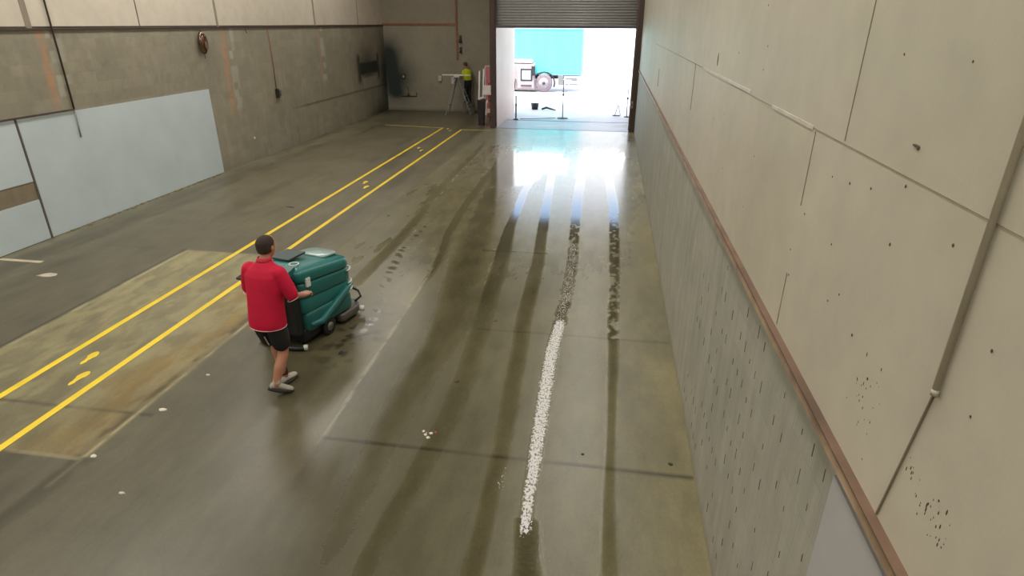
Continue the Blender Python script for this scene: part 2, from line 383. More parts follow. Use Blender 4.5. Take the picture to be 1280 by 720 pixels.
# ------------------------------------------------------------------ walls
def wall_material(name, brick, bw=.40, bh=.20, rough=.55, contrast=.9, vstreak=0.0, axis='Y', bump=.25):
    t = base(name); P = t.pos()
    alb = t.n('Attribute', attribute_name='alb').outputs['Color']
    big = t.noise(P, .7, 6, .6); mid = t.noise(P, 4, 5, .6); fin = t.noise(P, 40, 3, .6)
    col = t.mix(1, alb, t.ramp(big, [(.25, .9), (.75, 1.08)]), 'MULTIPLY')
    col = t.mix(1, col, t.ramp(mid, [(.25, .93), (.75, 1.06)]), 'MULTIPLY')
    sx = t.n('SeparateXYZ'); t.l(P, sx.inputs[0])
    h = fin
    if brick:
        cb = t.n('CombineXYZ'); t.l(sx.outputs[axis], cb.inputs[0]); t.l(sx.outputs['Z'], cb.inputs[1])
        b = t.n('TexBrick'); t.l(cb.outputs[0], b.inputs['Vector'])
        b.inputs['Scale'].default_value = 1; b.inputs['Brick Width'].default_value = bw; b.inputs['Row Height'].default_value = bh
        b.inputs['Mortar Size'].default_value = .006; b.inputs['Mortar Smooth'].default_value = .5
        b.inputs['Color1'].default_value = (1, 1, 1, 1); b.inputs['Color2'].default_value = (.89, .89, .88, 1)
        b.inputs['Mortar'].default_value = (contrast, contrast, contrast, 1)
        col = t.mix(1, col, b.outputs['Color'], 'MULTIPLY')
        h = t.math('ADD', t.math('MULTIPLY', fin, .3), t.math('MULTIPLY', b.outputs['Fac'], -.7))
    if vstreak:
        vn = t.noise(t.mapv(P, (1, 9, 1.1)), 1.6, 5, .65)
        col = t.mix(1, col, t.ramp(vn, [(.3, 1-vstreak), (.7, 1+vstreak)]), 'MULTIPLY')
    t.l(col, t.b.inputs['Base Color']); t.b.inputs['Roughness'].default_value = rough
    t.bump(h, bump, .01)
    return t.m
def paint(n, c): return np.tile(np.array(lin(c)[:3]), (n, 1))
def mx(a, m, c): return a*(1-m[:, None])+np.array(lin(c)[:3])*m[:, None]

# left wall: painted block up to the steel ledge, cream panels above
m_block = wall_material('old_block', True, .40, .20, .75, .92)
m_cream = wall_material('cream_panel', False, rough=.42, bump=.06)
us = np.concatenate([[YF, 0, 6], np.arange(7.5, YB, .035), [YB]]); vs = np.arange(0, 3.571, .035)
U, V = [a.ravel() for a in np.meshgrid(us, vs, indexing='ij')]
a = paint(len(U), (149, 142, 122))
n1 = fbm(U, V, 1.1, 2); n2 = fbm(U*2.5, V*.6, 3, 4); n3 = fbm(U, V, 9, 8)
a = mx(a, sst(n1, .4, .7)*.4, (142, 138, 118)); a = mx(a, sst(n2, .5, .8)*.3, (168, 160, 142))
a = mx(a, (U > 9.2)*(U < 15.3)*sst(V, 2.1, 2.3)*sst(n3, .5, .7)*.25, (120, 114, 98))
cell = vnoise(np.floor(U/.2), np.floor(V/.2), 1.0, 6)
for c0, w, z0, k in ((10.13, .10, 2.2, 1), (15.62, .14, 1.33, .9), (21.2, .07, 1.5, .9)):
    cc = c0+(3.5-V)*(-.0)+(V-2.4)*.04
    m = (1-sst(np.abs(U-cc+(n3-.5)*.06), w*.5, w))*sst(V, z0-.05, z0+.25)
    a = mx(a, m*k*(.25+.5*sst(n3, .3, .6)), (190, 140, 104))
    r = sst(U, cc+w, cc+w+.04)*(1-sst(U, cc+w+.25, cc+w+.42))*sst(V, z0, z0+.3)*(cell > .45)
    a = mx(a, r*.45, (188, 184, 166))
a = mx(a, (1-sst(V, .05, .25))*.3, (120, 112, 92))
low = (U > 16.5)*(V < 1.14); a = mx(a, low*.4, (150, 146, 126))
a = mx(a, (U > 16.5)*(np.abs(V-1.14) < .02)*sst(U, 18.4, 20)*.7, (90, 84, 66))
a = mx(a, (U > 16.5)*(V < 1.14)*sst(fbm(U*5, V*.3, 2, 33), .55, .75)*.35, (112, 108, 92))
# spray-soot in the far corner
soot = np.exp(-(((U-25.6)/1.05)**2+((V-1.95)/.75)**2))*.85
soot = np.maximum(soot, sst(U, 26.2, 27.6)*np.exp(-((V-1.5)/1.6)**2)*.9)
bx = sst(U, 24.5, 24.75)*(1-sst(U, 26.6, 26.9))
soot = np.maximum(soot, bx*sst(V, 1.62, 1.78)*(1-sst(V, 2.15, 2.3))*.97)
soot = np.maximum(soot, (np.exp(-((U-24.6)/.22)**2)+np.exp(-((U-26.75)/.18)**2))*sst(V, 1.2, 1.6)*(1-sst(V, 2.35, 2.7))*.9)
soot = soot*(1-.8*sst(U, 24.85, 24.95)*(1-sst(U, 26.4, 26.55))*(1-sst(V, 1.55, 1.65))*(V > 1.14))
a = mx(a, np.clip(soot, 0, 1), (26, 34, 30))
a = mx(a, np.exp(-(((U-26.8)/1.4)**2+((V)/.5)**2))*.8, (30, 32, 26))
lw, _, _ = grid_mesh('wall_left', us, vs, lambda u, v: np.stack([0*u+XL, u, v], 1), attrs={'alb': a}, m=m_block)
lw.data.flip_normals(); struct(lw)
us = np.array([YF, 6., 14., 20., YB]); vs = np.array([3.57, 5.0, 7.5])
o, _, _ = grid_mesh('wall_left', us, vs, lambda u, v: np.stack([0*u+XL, u, v], 1), attrs={'alb': paint(len(us)*3, (206, 196, 178))}, m=m_cream)
o.data.flip_normals(); struct(o)
struct(MB().box(XL-.3, XL-.02, YF-.3, YB+.3, -.3, 7.6).build('wall_left', mat('shell', (150, 146, 138))))
dk = mat('dark_steel', (72, 60, 50), .6, .1, .2)
seam = mat('seam_filler', (84, 76, 62), .8)  # dark joints between the cream panels
tape = mat('seam_tape', (142, 132, 116), .6)
struct(MB().box(XL, XL+.03, YF, YB, 3.545, 3.575).box(XL, XL+.01, YF, YB, 3.58, 3.61).build('trim_3', dk))
g = MB()
for y, w in ((10.0, .11), (15.52, .075), (21.08, .085)): g.box(XL, XL+.012, y-w/2, y+w/2, 3.58, 7.5)
struct(g.build('trim_4', tape))
g = MB()
for y in (12.72, 24.9, 5.0): g.box(XL, XL+.005, y-.012, y+.012, 3.6, 7.5)
struct(g.build('trim_5', seam))
# conduit down the left wall with horizontal run over the pale sheets
cd = empty('wall_conduit', (XL+.03, 10.44, 2.16))
tag(cd, 'thin dark conduit dropping down the left wall above the pale sheeting, then running left', 'conduit')
MB().tube([(0, 0, 0), (0, 0, 5.2)], .016).build('vertical_pipe', dk, cd, True)
MB().tube([(0, 0, 0), (0, -6, 0)], .016).build('horizontal_pipe', dk, cd, True)
MB().tube([(0, .0, -.02), (0, -.02, -.52)], .012).build('cable_tail', mat('grey_cable', (128, 128, 122), .6), cd, True)
blue = mat('pale_sheet', (194, 206, 208), .6, 0, .05, 1.2)
def sheet(y0, y1, z0, z1, lab):
    g = MB().box(XL+.001, XL+.014, y0, y1, z0, z1)
    return tag(g.build('wall_sheet', blue), lab, 'wall sheet', 'pale sheets along the foot of the left wall')
sheet(9.22, 14.65, .01, 2.13, 'large pale blue-grey wall sheet at the left, its far edge free-standing against the blockwork')
sheet(5.6, 9.17, 1.07, 2.13, 'pale wall sheet at the left picture edge, above the bare brown strip')
sheet(5.6, 9.17, .01, .74, 'pale wall sheet at the left picture edge, below the bare brown strip')
struct(MB().box(XL, XL+.006, 5.6, 9.17, .74, 1.07).build('trim_6', mat('bare_strip', (134, 122, 100), .8)))
struct(MB().box(XL, XL+.022, 9.180, 9.212, .0, 2.14).build('trim_7', mat('sheet_joint', (92, 88, 80), .7)))
g = MB()
for i in range(70):
    y = random.uniform(9.4, 14.4); r = random.uniform(.012, .04)
    g.ball((XL+.03+random.uniform(0, .05), y, r*.3), r, (1, 1.5, .5), 1)
tag(g.build('rubble_crumbs', mat('crumbs', (120, 112, 84), .9)), 'loose crumbs of dirt along the foot of the large pale sheet', 'debris', kind='stuff')

# far (back) wall of the side bay
us = np.arange(XL, -4.29, .04); vs = np.concatenate([np.arange(0, 4.8, .04), [5.5, 7.5]])
U, V = [q.ravel() for q in np.meshgrid(us, vs, indexing='ij')]
n1 = fbm(U, V, 1.2, 12)
a = paint(len(U), (150, 142, 122)); a = mx(a, sst(n1, .4, .7)*.35, (132, 126, 108))
a = mx(a, (V > 3.65)*.3, (138, 128, 112)); a = mx(a, (U > -6.77)*.3, (150, 146, 130))
so_ = np.exp(-(((U+9.85+.12*(V-2))/.55)**2))*1.15*sst(V, .2, .8)*(1-sst(V, 2.3, 3.5))
so_ = np.maximum(so_, np.exp(-(((U+9.65)/.75)**2+((V-1.35)/1.0)**2))*1.0)
a = mx(a, np.clip(so_, 0, .96), (22, 38, 33)); a = mx(a, (1-sst(V, .02, .15))*.5, (90, 84, 66))
m_back = wall_material('bay_wall', False, rough=.6)
o, _, _ = grid_mesh('wall_back', us, vs, lambda u, v: np.stack([u, 0*u+YB, v], 1), attrs={'alb': a}, m=m_back); struct(o)
struct(MB().box(XL-.3, -4.3, YB+.01, YB+.3, -.3, 7.6).build('wall_back', mat('outer_wall', (214, 208, 202))))
rust = mat('rusty_orange_steel', (142, 96, 68), .6, .1, .2)
struct(MB().box(XL, -6.77, YB-.05, YB, 3.60, 3.68).build('trim_8', rust))
struct(MB().box(-6.80, -6.72, YB-.045, YB, 2.2, 7.4).build('trim_9', rust))

# partition between bay and doorway; its outer face is the white reveal seen through the door
white = mat('white_render', (202, 182, 172), .5, 0, .05, 1)
struct(MB().box(-4.42, -4.24, YD+.1, YB+.15, 0, 7.5).build('wall_side', white))
struct(MB().box(-4.3, 1.3, YD+.12, YD+.35, 4.95, 7.5).build('wall_lintel', mat('shell', (150, 146, 138))))
struct(MB().box(-4.42, 1.3, YD+.3, YB+.3, 5.2, 5.4).build('ceiling_porch', white))
struct(MB().box(-4.42, 1.3, YB+.16, YB+.3, 5.0, 7.6).build('wall_facade', white))
struct(MB().box(.90, 1.3, YD+.1, YB+.3, -.1, 5.3).build('wall_reveal', white))

# right wall: lower painted block, rail, cream sheets
m_rlow = wall_material('green_grey_block', True, .30, .24, .62, .90, .10)
us = np.concatenate([[YF, -4, 0], np.arange(1.2, 10, .06), np.arange(10, YD+.1, .15)]); vs = np.arange(0, 2.2, .06)
U, V = [q.ravel() for q in np.meshgrid(us, vs, indexing='ij')]
a = paint(len(U), (166, 163, 148)); n2 = fbm(U*4, V*.5, 2, 3)
a = mx(a, sst(n2, .4, .7)*.45, (148, 150, 134)); a = mx(a, sst(fbm(U*3, V*.4, 3, 17), .55, .8)*.3, (186, 182, 168))
a = mx(a, (1-sst(V, .0, .12))*.5, (132, 124, 98))
o, _, _ = grid_mesh('wall_right', us, vs, lambda u, v: np.stack([0*u+XR-.0, u, v], 1), attrs={'alb': a}, m=m_rlow); struct(o)
m_cr2 = wall_material('cream_sheet', False, rough=.55, bump=.06)
us = np.concatenate([[YF, -4, 0], np.arange(1.2, YD+.1, .2)]); vs = np.arange(2.15, 7.6, .2)
U, V = [q.ravel() for q in np.meshgrid(us, vs, indexing='ij')]
a = paint(len(U), (190, 182, 162)); a = mx(a, sst(fbm(U, V, .8, 3), .4, .7)*.35, (178, 174, 150))
a = mx(a, sst(U, 5, 9)*.3, (196, 184, 170))
o, _, _ = grid_mesh('wall_right', us, vs, lambda u, v: np.stack([0*u+XR, u, v], 1), attrs={'alb': a}, m=m_cr2); struct(o)
struct(MB().box(XR+.02, XR+.33, YF-.3, YD+.1, -.3, 7.6).build('wall_right', mat('shell', (150, 146, 138))))
g = MB(); rj = random.Random(11)
for k in range(9):
    for j in range(40):
        y = 1.5+j*.155+(k % 2)*.0775; z = .18+k*.225
        if y > 5.6 or rj.random() < .30+.13*max(0, y-2.2): continue
        if y < 2.05: continue
        h = rj.uniform(.03, .085); z += rj.uniform(-.01, .01)
        g.obox((XR-.0005, y, z), (XR-.0005, y+.004, z+h), rj.uniform(.003, .006), .002)
struct(g.build('trim_16', mat('joint_crack', (104, 98, 80), .9)))
# rail (rusty angle) with thin darker lips along its edges
g = MB().box(XR-.03, XR, YF, YD, 2.145, 2.195)
struct(g.build('trim_10', mat('rail_brown', (168, 142, 116), .5, .1, .35, 4)))
g = MB().box(XR-.036, XR, YF, YD, 2.195, 2.203).box(XR-.015, XR, YF, YD, 2.125, 2.145)
struct(g.build('trim_11', mat('rail_lip', (112, 88, 70), .5, .2, .3, 3)))
struct(MB().box(XR-.014, XR, .6, 2.02, .2, 2.10).build('trim_12', mat('pale_board', (176, 174, 172), .45, 0, .04)))
hair = mat('sheet_seam', (140, 128, 106), .8)
g = MB()
def vs_(y, z0, z1, w=.006, y2=None): g.obox((XR-.001, y, z0), (XR-.001, y if y2 is None else y2, z1), w, .004)
g.obox((XR-.001, YF, 3.25), (XR-.001, 5.36, 3.25), .003, .0025)
g.obox((XR-.001, 5.36, 3.27), (XR-.001, 15.4, 3.28), .003, .006)
vs_(2.70, 3.26, 7.4, .004); vs_(3.08, 2.88, 3.24, .004); vs_(3.08, 2.22, 2.52, .004)
vs_(7.75, 2.75, 3.27, .008); vs_(13.5, 2.5, 2.85, .012)
struct(g.build('trim_13', hair))
g = MB(); g.box(XR-.004, XR, 3.12, 3.95, 3.240, 3.258); g.box(XR-.004, XR, 4.6, 7.1, 3.255, 3.278)
struct(g.build('trim_14', mat('tape_strip', (196, 188, 172), .5)))
g = MB(); g.obox((XR-.004, 1.61, 2.76), (XR-.003, 1.70, 2.21), .007, .005)
struct(g.build('trim_15', mat('crack', (126, 116, 96), .9)))
pi_ = empty('wall_pipe', (XR-.012, 1.60, 2.76))
tag(pi_, 'grey-green vertical pipe clipped to the cream wall at the right picture edge', 'pipe')
MB().tube([(0, 0, 0), (0, .0, 4.5)], .0095, 14).build('pipe', mat('pipe_paint', (196, 188, 166), .4), pi_, True)
MB().tube([(0, 0, -.015), (0, 0, .004)], .0105, 14).build('end_cap', mat('pipe_cap', (176, 170, 150), .4), pi_, True)
# nail heads and scuffs on the cream sheets: a picked-at wall
g = MB(); rs = random.Random(3)
spots = [(2.35, 3.61), (1.92, 3.61), (2.55, 3.12), (2.35, 3.15), (2.1, 3.22), (2.1, 3.02), (3.0, 2.86), (3.05, 2.52), (2.75, 3.1), (1.75, 3.14), (2.4, 2.7), (2.2, 2.62), (2.0, 2.55), (1.45, 2.78), (1.45, 2.5), (3.8, 3.9), (5.5, 3.0), (5.2, 2.6), (4.2, 2.9)]
for z in (2.62, 2.9, 3.5, 3.9):
    for k in range(3): spots.append((rs.uniform(1.4, 6), z+rs.uniform(-.1, .1)))
for y, z in spots:
    r = rs.uniform(.004, .0065); g.ball((XR-.001, y, z), r, (.3, 1, 1.1), 1)
for k in range(26):
    y, z = rs.gauss(1.99, .06), rs.gauss(2.45, .10); r = rs.uniform(.0015, .004); g.ball((XR, y, z), r, (.3, 1, 1+2*rs.random()), 1)
for k in range(34):
    y = rs.uniform(1.36, 1.66); z = 2.47-(1.62-y)*.2+rs.gauss(0, .03); r = rs.uniform(.0015, .004); g.ball((XR, y, z), r, (.3, 1, 1+2*rs.random()), 1)
g.ball((XR-.002, 2.10, 3.35), .008, (.3, 3.4, .6), 2); g.ball((XR-.002, 2.085, 3.347), .008, (.3, 1.2, 1), 2); g.ball((XR-.002, 6.2, 3.40), .02, (.2, .6, 3), 2)
tag(g.build('nail_marks', mat('rust_spot', (84, 66, 46), .8)), 'small rusty nail heads and scuffs scattered over the cream right wall', 'nail marks', kind='stuff')

# shell behind the camera and roof
struct(MB().box(XL-.3, XR+.3, YF-.3, YF, -.3, 7.6).build('wall_front', mat('shell', (150, 146, 138))))
struct(MB().box(XL-.3, XR+.33, YF-.3, YB+.3, 7.5, 7.7).build('ceiling', mat('roof_sheet', (186, 182, 170), .6)))
g = MB()
for y in (-6, 0, 6, 12, 18, 24): g.box(XL, XR, y-.08, y+.08, 7.34, 7.5)
struct(g.build('ceiling_beams', mat('beam', (130, 126, 118))))

# ------------------------------------------------------------------ door: jambs and roller shutter
brown = mat('jamb_brown', (74, 60, 52), .5, .2, .15)
g = MB().box(-4.46, -4.27, YD-.06, YD+.10, 0, 5.4)
struct(g.build('door_1', brown))
g = MB().box(.80, .97, YD-.02, YD+.10, 0, 5.4).box(.76, .80, YD+.0, YD+.08, 0, 5.4)
struct(g.build('door_1', brown))
rsd = empty('roller_shutter', (-1.7, YD+.05, 3.56))
tag(rsd, 'grey ribbed roller shutter rolled half up in the doorway', 'roller shutter')
g = MB(); ring0, ring1 = [], []
nz = 18*8
prof = []
for i in range(nz+1):
    z = .06+i*(1.6/nz); prof.append((z, .024*math.sin(2*PI*z/.089)))
lo = [(-2.56, -.0+q, z) for z, q in prof]+[(-2.56, .03+q, z) for z, q in prof[::-1]]
hi = [(2.52, -.0+q, z) for z, q in prof]+[(2.52, .03+q, z) for z, q in prof[::-1]]
g.loft([lo, hi]); g.build('slat_curtain', mat('shutter_grey', (168, 168, 166), .4, .2, .06), rsd, True)
MB().box(-2.56, 2.52, -.03, .05, -.02, .07, .005).build('bottom_bar', mat('shutter_bar', (92, 88, 96), .4, .3), rsd)
MB().box(-2.60, -2.53, -.05, .02, -3.5, 1.7).build('guide_rail', mat('guide', (96, 82, 74), .5, .3), rsd)
MB().box(2.44, 2.50, -.06, .03, -3.5, 1.7).build('guide_rail', mat('guide', (96, 82, 74)), rsd)
lk = empty('shutter_lock', (.80, YD-.06, .98)); tag(lk, 'small pale lock box on the right door jamb', 'lock box')
MB().box(-.03, .05, -.04, .04, -.12, .12, .01).build('body', mat('lock_grey', (150, 138, 120), .5), lk)
MB().box(-.01, .02, -.06, -.04, -.04, .04).build('hasp', brown, lk)

# ------------------------------------------------------------------ floor paint
yel = mat('yellow_paint', (226, 196, 40), .45, 0, .12, 3)
yfar = mat('worn_yellow_paint', (196, 176, 92), .5, 0, .15, 3)
def fline(x0, y0, x1, y1, w, m, lab):
    a, b = Vector((x0, y0, .002)), Vector((x1, y1, .002)); L = (b-a).length; n = max(2, int(L/.25))
    p = (b-a).normalized(); q = Vector((-p.y, p.x, 0)); g = MB()
    A_, B_ = [], []
    for i in range(n+1):
        c = a+p*L*i/n; w1 = w/2*(1+.08*(mnoise.noise(c*3)))
        A_.append(c+q*w1); B_.append(c-q*w1)
    va = [g.bm.verts.new(v) for v in A_]; vb = [g.bm.verts.new(v) for v in B_]
    for i in range(n): g.bm.faces.new((va[i], vb[i], vb[i+1], va[i+1]))
    r = bmesh.ops.extrude_face_region(g.bm, geom=list(g.bm.faces))
    for v in [e for e in r['geom'] if isinstance(e, bmesh.types.BMVert)]: v.co.z -= .0025
    return tag(g.build('floor_line', m), lab, 'floor line', 'yellow walkway lines on the floor')
fline(-6.27, 1.5, -6.27, 22.95, .085, yel, 'left of the two long yellow walkway lines, running to the far bay')
fline(-5.475, 1.5, -5.475, 22.72, .085, yel, 'right of the two long yellow walkway lines, passing behind the worker')
fline(-8.7, 23.3, -6.25, 22.98, .08, yfar, 'short faded yellow cross line left of the walkway far end')
fline(-5.5, 22.72, -4.35, 22.72, .08, yfar, 'short yellow cross line between walkway far end and door column')
def footprint(x, y, rz, m, lab, flip=1):
    pts = []
    for k in range(28):
        a = 2*PI*k/28; yy = math.sin(a)
        w = .050+.012*math.sin(yy*2.4) + (-.014 if -.5 < yy < .05 else 0)
        pts.append((math.cos(a)*w*flip+.012*flip*(yy > 0)*yy, yy*.15))
    g = MB().prism(pts, -.0005, .0022); o = g.build('painted_footprint', m)
    o.location = (x, y, 0); o.rotation_euler = (0, 0, rz)
    return tag(o, lab, 'painted footprint', 'yellow footprints painted between the walkway lines')
for (x1, y1, x2, y2, m, nm) in ((-5.73, 5.0, -5.96, 5.42, yel, 'nearest the camera, at the lower left'), (-5.78, 13.8, -5.97, 14.25, yel, 'halfway along the walkway, beyond the worker'), (-5.79, 18.5, -5.99, 18.9, yfar, 'two thirds along the walkway'), (-5.84, 22.4, -6.03, 22.8, yfar, 'at the far end of the walkway')):
    footprint(x1, y1, .05, m, 'yellow right footprint of the pair '+nm)
    footprint(x2, y2, .05, m, 'yellow left footprint of the pair '+nm, -1)
# small litter on the slab
def scrap(x, y, r, rgb, lab, n=7, name='litter_scrap', sc=(1, 1), cat='litter'):
    rs = random.Random(int(x*100)); pts = []
    for k in range(n):
        a = 2*PI*k/n; q = r*rs.uniform(.6, 1.1); pts.append((math.cos(a)*q*sc[0], math.sin(a)*q*sc[1]))
    g = MB().loft([[(px, py, .0) for px, py in pts], [(px*.9, py*.9, .006) for px, py in pts], [(px*.4, py*.4, .012) for px, py in pts]])
    o = g.build(name, mat('scrap_%d_%d_%d' % rgb, rgb, .8)); o.location = (x, y, .0)
    return tag(o, lab, cat)
scrap(-6.72, 11.84, .10, (54, 52, 44), 'dark flat scrap lying left of the walkway lines', sc=(1.3, .5), name='dark_scrap')
scrap(-8.64, 7.6, .17, (176, 166, 150), 'pale flat paper scrap on the dark floor near the left wall', sc=(1.1, .7), name='paper_scrap')
g = MB().box(-10.0, -9.2, 8.02, 8.1, 0, .012); tag(g.build('wooden_batten', mat('pale_wood', (182, 170, 146), .7)), 'pale batten lying on the floor at the foot of the left wall', 'batten')
for i, (dx, dy) in enumerate(((0, 0), (.05, .03), (-.03, .05), (.04, -.04), (.09, .05))):
    o = scrap(-1.57+dx, 4.64+dy, .02, (226, 214, 196) if i != 4 else (150, 70, 50), 'crumbled pale paper bit on the slab between wet streaks, %s of its cluster' % ('lower left', 'centre', 'upper left', 'lower right')[i] if i != 4 else 'reddish bit beside the crumbled pale paper bits', n=6, name='paper_crumb')
    if i != 4: o['group'] = 'crumbled paper bits on the slab'
scrap(-1.35, 7.18, .05, (84, 78, 60), 'dark smear of dirt beside the fourth wet streak', name='dirt_clod')
scrap(-1.49, 5.62, .035, (72, 50, 34), 'rusty clod on the broad wet streak', name='dirt_clod')
scrap(-.03, 4.59, .02, (62, 66, 44), 'small dark clod right of the white flecked streak', name='dirt_clod')
scrap(.77, 4.58, .025, (56, 58, 40), 'small dark clod near the foot of the right wall', name='dirt_clod')
scrap(-3.04, 6.02, .045, (40, 34, 30), 'black clod on the wet floor right behind the scrubber', name='dirt_clod')
scrap(-4.38, 4.6, .06, (214, 204, 184), 'white flake of paint at the corner of the walkway slab', name='paint_flake', sc=(1, .5))
for (x, y, w_, l_) in [(-4.33, 5.3, .03, 'small white flake just beyond the larger flake at the walkway slab edge'), (-4.52, 3.84, .05, 'white flake at the near corner of the walkway slab'), (-3.9, 3.45, .035, 'lone white flake on the dark slab at lower left')]:
    scrap(x, y, w_, (214, 204, 184), l_, name='paint_flake', sc=(1, .5))
for i in range(3):
    x, y = .75+.05*i, 21.5+.5*i
    if i < 3: scrap(x, y, .05, (70, 62, 58), 'dark crumb at the foot of the right door jamb, %s of three' % ('nearest', 'middle', 'farthest')[i], name='floor_crumb')['group'] = 'crumbs at the right door jamb'

# ------------------------------------------------------------------ people
skin = mat('skin', (176, 122, 96), .5, 0, .08, 5)
def limb(g, pts, n=14):
    """tapering limb through joints (x,y,z,r)"""
    P_ = [Vector(p[:3]) for p in pts]; R_ = [p[3] for p in pts]
    q, r = [P_[0]], [R_[0]]
    for i in range(len(P_)-1):
        for k in range(1, 7):
            f = k/6; q.append(P_[i].lerp(P_[i+1], f)); r.append(R_[i]*(1-f)+R_[i+1]*f)
    g.tube(q, r, n)
    for p, rr in zip(P_, R_): g.ball(p, rr*.99, sub=2)
def ell(g, secs, n=24):
    """stack of ellipses (x,y,z,rx,ry)"""
    rings = []
    for (x, y, z, rx, ry) in secs:
        rings.append([(x+rx*math.copysign(abs(math.cos(2*PI*k/n))**.85, math.cos(2*PI*k/n)), y+ry*math.copysign(abs(math.sin(2*PI*k/n))**.85, math.sin(2*PI*k/n)), z) for k in range(n)])
    g.loft(rings)
def head(g, c, tilt=0):
    cx, cy, cz = c
    secs = []
    for dz, rx, ry, oy in ((-.115, .028, .03, .055), (-.10, .045, .055, .035), (-.07, .058, .075, .018), (-.035, .068, .088, .006), (0, .074, .094, 0), (.035, .077, .097, -.004), (.07, .072, .090, -.006), (.095, .055, .072, -.006), (.112, .03, .04, -.006)):
        secs.append((cx, cy+oy+dz*tilt, cz+dz, rx, ry))
    ell(g, secs, 22)
    g.ball((cx, cy+.095, cz-.02), .016, (.8, 1.1, 1.5), 2)     # nose
    g.ball((cx, cy+.082, cz-.058), .02, (1.3, .6, .45), 2)     # lips
    for s in (-1, 1):
        g.ball((cx+s*.03, cy+.083, cz+.012), .013, (1.2, .6, .8), 2)
        g.ball((cx+s*.03, cy+.082, cz+.032), .018, (1.4, .5, .4), 2)  # brow
        g.ball((cx+s*.078, cy-.005, cz-.005), .026, (.35, .7, 1.2), 2)  # ear
def hand(g, w, d, up_, side, curl=1.0):
    """palm from wrist w along d, fingers curling round a bar; side: direction of the thumb"""
    w, d, up_, side = Vector(w), Vector(d).normalized(), Vector(up_).normalized(), Vector(side).normalized()
    for k in range(4):
        f = (k-1.5)*.021
        g.tube([w+side*f*.6, w+d*.045+side*f, w+d*.085+side*f], [.019, .017, .013], 10)
        a = w+d*.085+side*f; L = (.066, .080, .074, .060)[::-1][k] if True else .07
        b = a+d*L*.45-up_*.004*curl; c = b+(d*.35-up_*.9*curl).normalized()*L*.38; e = c+(-d*.6*curl-up_*.7).normalized()*L*.3
        limb(g, [(*a, .0095), (*b, .009), (*c, .0083), (*e, .0075)], 8)
    a = w+d*.03+side*.035
    b = a+(d*.5+side*.8).normalized()*.035; c = b+(d*.9-up_*.5).normalized()*.032
    limb(g, [(*a, .013), (*b, .0105), (*c, .009)], 8)

